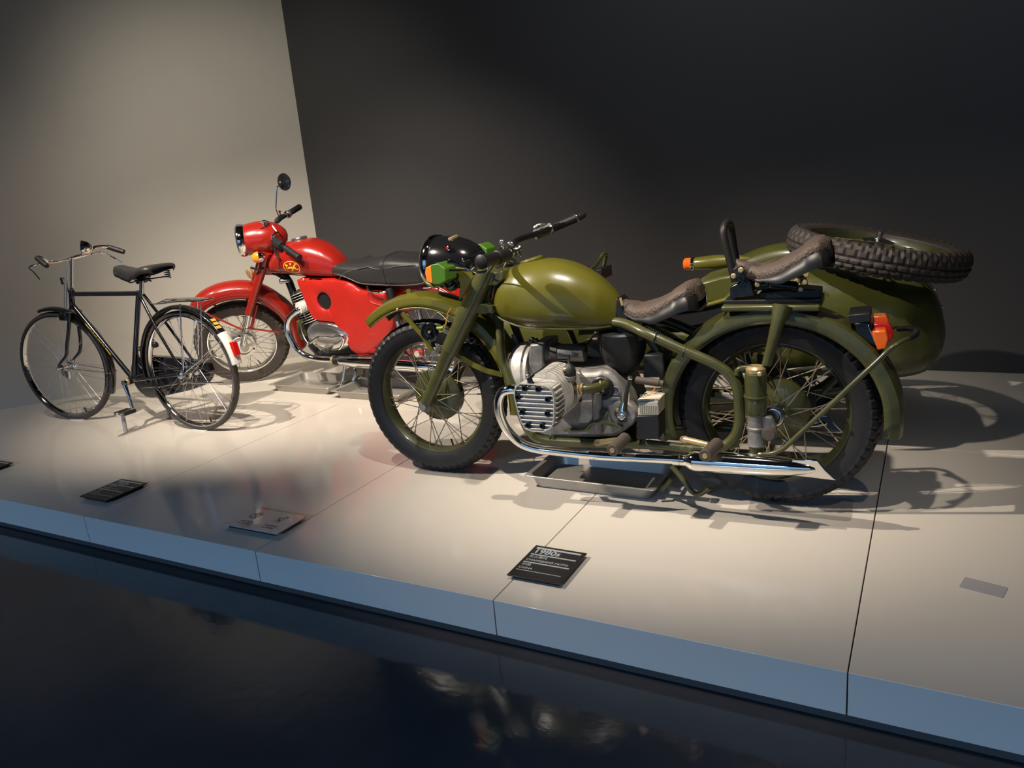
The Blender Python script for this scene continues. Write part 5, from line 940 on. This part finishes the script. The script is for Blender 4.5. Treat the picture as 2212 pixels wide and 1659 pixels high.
f2_ = fender('B', bk, [(1.0703+.362*math.cos(math.radians(a)), .34+.364*math.sin(math.radians(a))) for a in (192, 178, 162, 146, 130, 114, 98, 82, 68, 54, 42, 33)], .026, .014, black, crown=.008, solid=.0018)
f3_ = fender('B', bk, [(1.0703+.364*math.cos(math.radians(a)), .34+.366*math.sin(math.radians(a))) for a in (37, 30, 22, 14, 8)], .030, .016, white, crown=.008, solid=.0018, name='mudguard_tail')
a_ = math.radians(21); rx, rz = 1.0703+.376*math.cos(a_), .34+.378*math.sin(a_)
MB('B').prism([(rx-.012, rz+.036), (rx+.010, rz+.036), (rx+.024, rz-.036), (rx+.006, rz-.040)], -.018, .018).make('rear_reflector', redlens, f3_, bevel=.002)
for ang in (50, 46, 42):
    a_ = math.radians(ang); MB('B').box((1.0703+.374*math.cos(a_), -.006+.004*(ang-46)/4, .34+.376*math.sin(a_)), (.018, .030, .002), Matrix.Rotation(PI/2-a_, 3, 'Y')).make('gold_transfer', gold, f2_)
MB('B').ball((1.3417,-0.02,0.432)[:3], .005, 8).make('rivet', chrome, f3_)
# frame
ht0 = V(*(0.2213,0,0.8076)); ht1 = V(*(0.193,0,0.6928)); hd_ = (ht0-ht1).normalized()
fr_ = MB('B').lathe([(.019, 0), (.019, .012), (.016, .016), (.016, (ht0-ht1).length-.016), (.019, (ht0-ht1).length-.012), (.019, (ht0-ht1).length)], ht1, hd_, 18)
bb_ = V(*(0.5889,0,0.2761)); sl = V(*(0.7915,0,0.7767)); tt0 = V(*(0.225,0,0.783)); dt0 = V(*(0.205,0,0.7148)); ax_ = V(1.0703, 0, .34)
fr_.tube([tt0, sl], .0135, 14).tube([dt0, bb_], .0145, 14).tube([sl+V(-.004, 0, .012), bb_], .0145, 14)
for s in (-1, 1):
    fr_.tube([sl+V(.01, s*.012, -.005), sl+(ax_-sl)*.45+V(0, s*.040, 0), ax_+V(-.008, s*.055, .012)], [.0085, .008, .007], 10)
    fr_.tube([bb_+V(.01, s*.02, 0), bb_+(ax_-bb_)*.4+V(0, s*.042, 0), ax_+V(-.012, s*.055, -.004)], [.010, .0095, .008], 10)
fr_.cyl(bb_+V(0, -.036, 0), bb_+V(0, .036, 0), .021)
frm = fr_.make('frame', black, bk)
MB('B').cyl(bb_+V(0, -.042, 0), bb_+V(0, -.052, 0), .020).make('bottom_bracket_cup', brass, frm)
dr_ = (bb_-dt0).normalized(); up_ = V(dr_.z, 0, -dr_.x)*-1
# gold transfers on the down tube
bt_ = MB('B'); random.seed(5)
for k in range(26):
    t = .30+.26*k/26; p = dt0+(bb_-dt0)*t; hgt = random.uniform(-.004, .004); q = [p+dr_*random.uniform(-.004, .004)+V(0, -.0152, 0)+up_*(hgt+j) for j in (-.0055, 0, .0055)]
    q[1] += dr_*random.uniform(-.004, .004); bt_.strip([V(a.x, -math.sqrt(max(.0155**2-((a-p).dot(up_))**2, 0)), a.z) for a in q], dr_, .0026, .0006)
bt_.make('gold_transfer', gold, frm)
bt_ = MB('B')
for t0_, t1_ in ((.24, .30), (.57, .66)): bt_.strip([dt0+(bb_-dt0)*t0_+V(0, -.0150, 0), dt0+(bb_-dt0)*t1_+V(0, -.0150, 0)], up_, .008, .0006)
bt_.make('gold_transfer', gold, frm)
# fork, stem, handlebar
for s, pts in ((-1, ((0.1748,-0.05,0.6755), (0.1395,-0.05,0.5821), (0.11,-0.05,0.4843), (0.0832,-0.05,0.4194), (0.0316,-0.05,0.3684), (-0.0135,-0.05,0.3283))),):
    for ss in (-1, 1):
        q = [V(p[0], ss*abs(p[1])*(.75 if i < 2 else 1), p[2]) for i, p in enumerate(pts)]
        q[-1] = V(0, ss*.05, .34); q[-2] = V(.022, ss*.05, .372)
        bl = MB('BF').tube(q, [.0115, .011, .0105, .0085, .006], 12, smooth=4).make('fork_blade', black, bk)
        MB('BF').ring(q[3]+V(.0, 0, .01), (0, 0, 1), .0095, .0025, 14, 5).make('fork_band', chrome, bl)
        MB('BF').lathe([(.008, 0), (.011, .002), (.009, .008), (0, .012)], (0, ss*.052, .34), (0, ss, 0), 10).make('axle_nut', chrome, bl)
        MB('BF').tube([(0.005, ss*.048, .345), (0.363,-0.028,0.3021) if ss < 0 else (V(*(0.363,-0.028,0.3021)).x, .028, V(*(0.363,-0.028,0.3021)).z)], .0025, 6).make('mudguard_stay', chrome, f1_)
MB('BF').prism([(0.0927,0,0.6743), (0.1544,0,0.6779), (0.1466,0,0.6278), (0.0899,0,0.6295)], -.05, .05).make('fork_crown', black, bk, bevel=.008)
MB('BF').prism([(-0.0919,0,0.3218), (-0.0254,0,0.2977), (-0.0323,0,0.2505), (-0.0703,0,0.2714)], .030, .045).make('hub_brake_plate', alu_pol, w1)
stm = MB('BF').tube([(0.2412,0,0.991), (0.2256,0,0.9274), (0.1918,0,0.8147)], .0105, 14).lathe([(.018, 0), (.020, .004), (.020, .014), (.016, .018)], (0.187,0,0.7984), (-.05, 0, 1), 18).make('stem', chrome, bk)
MB('BF').tube([(0.2329,-0.03,0.9845), (0.2078,-0.03,0.8784), (0.1487,-0.03,0.6948)], .0035, 8).tube([(0.1871,-0.03,0.8793), (0.1337,-0.03,0.7036)], .0025, 8).make('brake_rod', chrome_old, stm)
MB('BF').box((0.1676,-0.03,0.8613), (.02, .01, .04)).make('lamp_bracket', chrome_old, stm)
bhn = MB('BF').tube([(0.2953,-0.26,1.0195), (0.2971,-0.24,1.0119), (0.276,-0.2,0.9902), (0.2654,-0.14,0.9833), (0.2444,-0.06,0.9849), (0.2362,0,0.986), (0.2559,0.06,0.9939), (0.2661,0.1,1.0022), (0.2688,0.15,1.0292), (0.2724,0.2,1.0318), (0.2874,0.24,1.0239)], .0105, 12, smooth=6).make('handlebar', chrome, bk)
MB('BF').lathe([(.011, 0), (.0145, .002), (.016, .05), (.0145, .09), (.012, .104), (0, .105)], (0.27,-0.25,1.0171), V(*(0.3642,-0.28,0.9681))-V(*(0.27,-0.25,1.0171)), 16).make('grip', rub, bhn)
gq = V(*(0.2804,0.24,1.0243)); ge = V(*(0.3746,0.27,0.9822)); MB('BF').lathe([(.011, 0), (.0145, .002), (.016, (ge-gq).length*.5), (.0145, (ge-gq).length*.95), (0, (ge-gq).length)], gq, ge-gq, 16).make('grip', rub, bhn)
MB('BF').tube([(0.2921,0.1,0.9953), (0.2821,0.16,0.9999), (0.295,0.2,0.9863), (0.3174,0.24,0.9525), (0.3497,0.26,0.9202)], .0042, 8, smooth=5).make('brake_lever', chrome, bhn)
MB('BF').tube([(0.219,-0.06,0.9809), (0.2251,-0.16,0.9801), (0.2102,-0.22,0.9782), (0.1851,-0.24,0.9667), (0.2219,-0.25,0.9406), (0.2644,-0.26,0.9016)], .0042, 8, smooth=5).make('brake_lever', chrome, bhn)
lb = MB('BF').lathe([(.0, -.050), (.020, -.044), (.036, -.026), (.042, -.004), (.043, .006), (.038, .012)], V(*(0.3253,0.02,1.0427)), (-.72, -.60, .12), 26).make('head_lamp', chrome, bk)
MB('BF').lathe([(.039, .008), (.02, .015), (0, .017)], V(*(0.3253,0.02,1.0427)), (-.72, -.60, .12), 26).make('lamp_lens', glass, lb)
MB('BF').lathe([(.038, .006), (.01, -.03), (0, -.032)], V(*(0.3253,0.02,1.0427)), (-.72, -.60, .12), 26).make('lamp_reflector', chrome_old, lb)
MB('BF').tube([(0.3203,0.02,1.0138), (0.2664,0.05,0.9945)], .007, 8).make('lamp_bracket', chrome, lb)
# saddle and post
MB('B').cyl((0.8062,0,0.7765), (0.8278,0,0.8478), .0125).make('seat_post', chrome, bk)
ss0 = V(*(0.6369,0,0.9195)); Lx = V(*(1.0098,0,0.9034)).x-ss0.x
rows = []
for i in range(25):
    s_ = i/24; x = ss0.x+Lx*s_; w_ = interp([(0, .016), (.05, .026), (.3, .036), (.5, .052), (.7, .086), (.85, .104), (.95, .10), (1, .07)], s_)
    zt = ss0.z+interp([(0, -.004), (.05, .014), (.15, .014), (.4, -.006), (.6, -.004), (.8, .010), (.95, .012), (1, .0)], s_); dp = interp([(0, .030), (.05, .056), (.2, .070), (.35, .072), (.5, .050), (.7, .042), (1, .030)], s_)
    rows.append([V(x, w_*a, zt-d*dp) for a, d in ((-.92, 1), (-1.0, .75), (-1.0, .45), (-.94, .22), (-.75, .06), (-.4, 0), (0, -.01), (.4, 0), (.75, .06), (.94, .22), (1.0, .45), (1.0, .75), (.92, 1))])
sdl = MB('B').grid(rows).make('saddle', leather, bk, solid=.005, sharp=60)
for y in (-.05, .05):
    MB('B').tube([(ss0.x+.03, y*.3, ss0.z-.03), (ss0.x+.12, y*.5, ss0.z-.075), (ss0.x+.2, y, ss0.z-.07), (ss0.x+Lx-.04, y*1.3, ss0.z-.06)], .0035, 8, smooth=4).make('saddle_rail', black_sat, sdl)
    P0 = V(ss0.x+Lx-.05, y*1.3, ss0.z-.07); MB('B').tube([P0+V(.014*math.cos(k*.6), .014*math.sin(k*.6), .045*k/40) for k in range(41)], .0028, 6).make('saddle_spring', black_sat, sdl)
    MB('B').ball((ss0.x+.035, y*.5, ss0.z-.022), .007, 8).make('saddle_rivet', chrome, sdl)
MB('B').cyl((ss0.x+.19, -.03, ss0.z-.075), (ss0.x+.19, .03, ss0.z-.075), .012).make('saddle_clamp', black_sat, sdl)
# rack
rk = MB('B').tube([(0.8414,-0.02,0.764), (0.8884,-0.03,0.7345), (0.9526,-0.05,0.7247), (1.1233,-0.055,0.7363), (1.2945,-0.05,0.7383), (1.3077,0,0.7367)], .0035, 8, smooth=4).tube([(0.9526,-0.05,0.7247), (0.9844,-0.02,0.7341), (1.3077,0,0.7367)], .0025, 8)
z_ = V(*(1.1233,-0.055,0.7363)).z; xa_, xb_ = V(*(0.9754,-0.05,0.7295)).x, V(*(1.3077,0,0.7367)).x
rk.tube([(xa_-.04, 0, z_-.01), (xa_, .055, z_), (xb_-.04, .055, z_), (xb_, 0, z_)], .0035, 8, smooth=4)
for k in range(3): rk.box((xa_+.06+(xb_-xa_-.12)*k/2, 0, z_), (.010, .11, .004))
rk.make('rack', chrome, bk)
MB('B').box(((xa_+xb_)/2, 0, z_+.008), ((xb_-xa_)*.75, .05, .003)).make('rack_clip', chrome_old, bk, bevel=.001)
MB('B').tube([(1.1542,-0.058,0.7241), (1.126,-0.062,0.5676), (1.0846,-0.064,0.3573)], .0042, 8).tube([(V(*(1.1542,-0.058,0.7241)).x, .058, z_), (1.065, .06, .35)], .0042, 8).tube([(1.2932,-0.05,0.7335), (1.2724,-0.05,0.6157), (1.2259,-0.05,0.4242)], .0032, 8).tube([(1.2259,-0.05,0.4242), (1.0782,-0.055,0.3443)], .0032, 8).make('rack_stay', chrome, bk)
MB('B').tube([(1.0662,-0.045,0.3413), (1.3678,-0.03,0.5226)], .0032, 8).tube([(1.07, .045, .34), (V(*(1.3678,-0.03,0.5226)).x, .03, V(*(1.3678,-0.03,0.5226)).z)], .0032, 8).make('mudguard_stay', chrome, f2_)
# chain case on the far side
cc = cr([V(p[0], 0, p[2]) for p in ((0.5224,0.045,0.3181), (0.5637,0.045,0.3751), (0.646,0.045,0.4019), (0.87,0.045,0.4037), (1.1271,0.045,0.3801), (1.1627,0.045,0.3546), (1.1617,0.045,0.3097), (1.1138,0.045,0.2602), (1.0148,0.045,0.2241), (0.8067,0.045,0.1798), (0.6583,0.045,0.1565), (0.5912,0.045,0.1677), (0.5357,0.045,0.2195))], 4, True)
inner = cr([V(p[0], 0, p[2]) for p in ((0.7546,0.04,0.3342), (0.7769,0.04,0.3457), (0.9076,0.04,0.3465), (1.0314,0.04,0.3338), (1.0206,0.04,0.2932), (0.8863,0.04,0.2698), (0.7744,0.04,0.2715), (0.7463,0.04,0.2926))], 4, True)
MB('B').dome([(p.x, p.z) for p in cc], .075, (.050, .042, .038), (1, .99, .94)).make('chain_case', black, bk, sharp=45)
# cranks and pedals
cr0 = bb_+V(0, -.062, 0); cr1 = V(*(0.626,-0.075,0.121))
ck = MB('B').tube([cr0+V(-.008, 0, 0), cr0+(cr1-cr0)*.5, cr1], [.013, .009, .010], 10).cyl(cr0+V(0, .02, 0), cr0+V(0, -.012, 0), .015).make('crank', chrome, bk)
def pedal(c, s, par):
    c = V(*c); ya, yb = (.0, .085*s)
    p_ = MB('B').cyl(c, c+V(0, .10*s, 0), .006).make('pedal', chrome_old, par)
    for dx in (-.032, .032): MB('B').box(c+V(dx, .05*s, -.002), (.020, .080, .020)).make('pedal_rubber', rub, p_, bevel=.003)
    MB('B').box(c+V(0, .092*s, 0), (.080, .004, .018)).box(c+V(0, .012*s, 0), (.080, .004, .018)).make('pedal_cage', chrome_old, p_)
    MB('B').ball(c+V(0, .102*s, 0), .010, 10).make('pedal_cap', chrome, p_)
pedal(cr1, -1, bk)
cr2 = bb_+V(0, .075, 0)-(cr1-cr0); cr2.y = .085
ck2 = MB('B').tube([bb_+V(0, .070, 0), cr2], .010, 10).make('crank', chrome, bk); pedal(cr2, 1, bk)
# hub gear and drum parts
MB('B').lathe([(.012, 0), (.022, .004), (.024, .020), (.012, .028), (0, .029)], (1.0703, -.06, .34), N, 16).box((1.045, -.066, .352), (.05, .014, .020)).box((1.10, -.066, .335), (.05, .010, .014)).tube([(1.05, -.07, .31), (1.07, -.072, .29), (1.10, -.07, .30)], .007, 8, smooth=3).make('rear_axle_fittings', chrome_old, w2)
MB('B').tube([(1.0567,-0.07,0.2953), (1.2282,-0.07,0.2988), (1.3709,-0.07,0.3039)], .0045, 8).make('stand_arm', chrome_old, bk)
MB('B').tube([(0.6799,-0.03,0.2378), (0.8755,-0.05,0.2591), (1.0172,-0.06,0.2832)], .003, 6).make('brake_rod', chrome_old, bk)
MB('B').box((0.8273,0,0.486), (.03, .03, .03)).make('dynamo', black_sat, bk, bevel=.008)
for p0_, p1_ in (((0.6305,-0.15,0.0949), (0.6238,-0.15,0.0001)), ((0.6764,0.1,0.0923), (0.659,0.12,0.0157))): 
    pass
"""
bicycle props"""
def chock(px, label):
    o = MB('W').box((px[0], px[1], .002), (.105, .05, .004)).make('wheel_plate', white, None, bevel=.002); return tag(o, label, 'plate')
chock((-4.64, 2.757, 0), 'small white block under the front tyre of the bicycle')
chock((-3.585, 2.80, 0), 'small white block under the rear tyre of the bicycle')
ws = thing('bicycle_stand', 'grey metal prop with two short posts and flat bars below the bicycle pedals', 'stand', Matrix.Translation((0, 0, 0)))
q0 = V(*(-4.0089,2.6302,0.006)); q1 = V(*(-3.9917,2.912,0.006)); q2 = V(*(-4.0696,2.7604,0.006))
MB('W').strip([(-4.0014,2.5888,0.004), (-4.0117,2.7537,0.004), (-4.0073,2.924,0.004)], (.5, .8, 0), .03, .006).make('base_bar', chrome_old, ws)
MB('W').tube([q0, q0+V(-.02, .02, .115)], .011, 12).make('post', steel, ws)
MB('W').tube([q1, q1+V(-.02, .02, .10)], .009, 12).make('post', steel, ws)
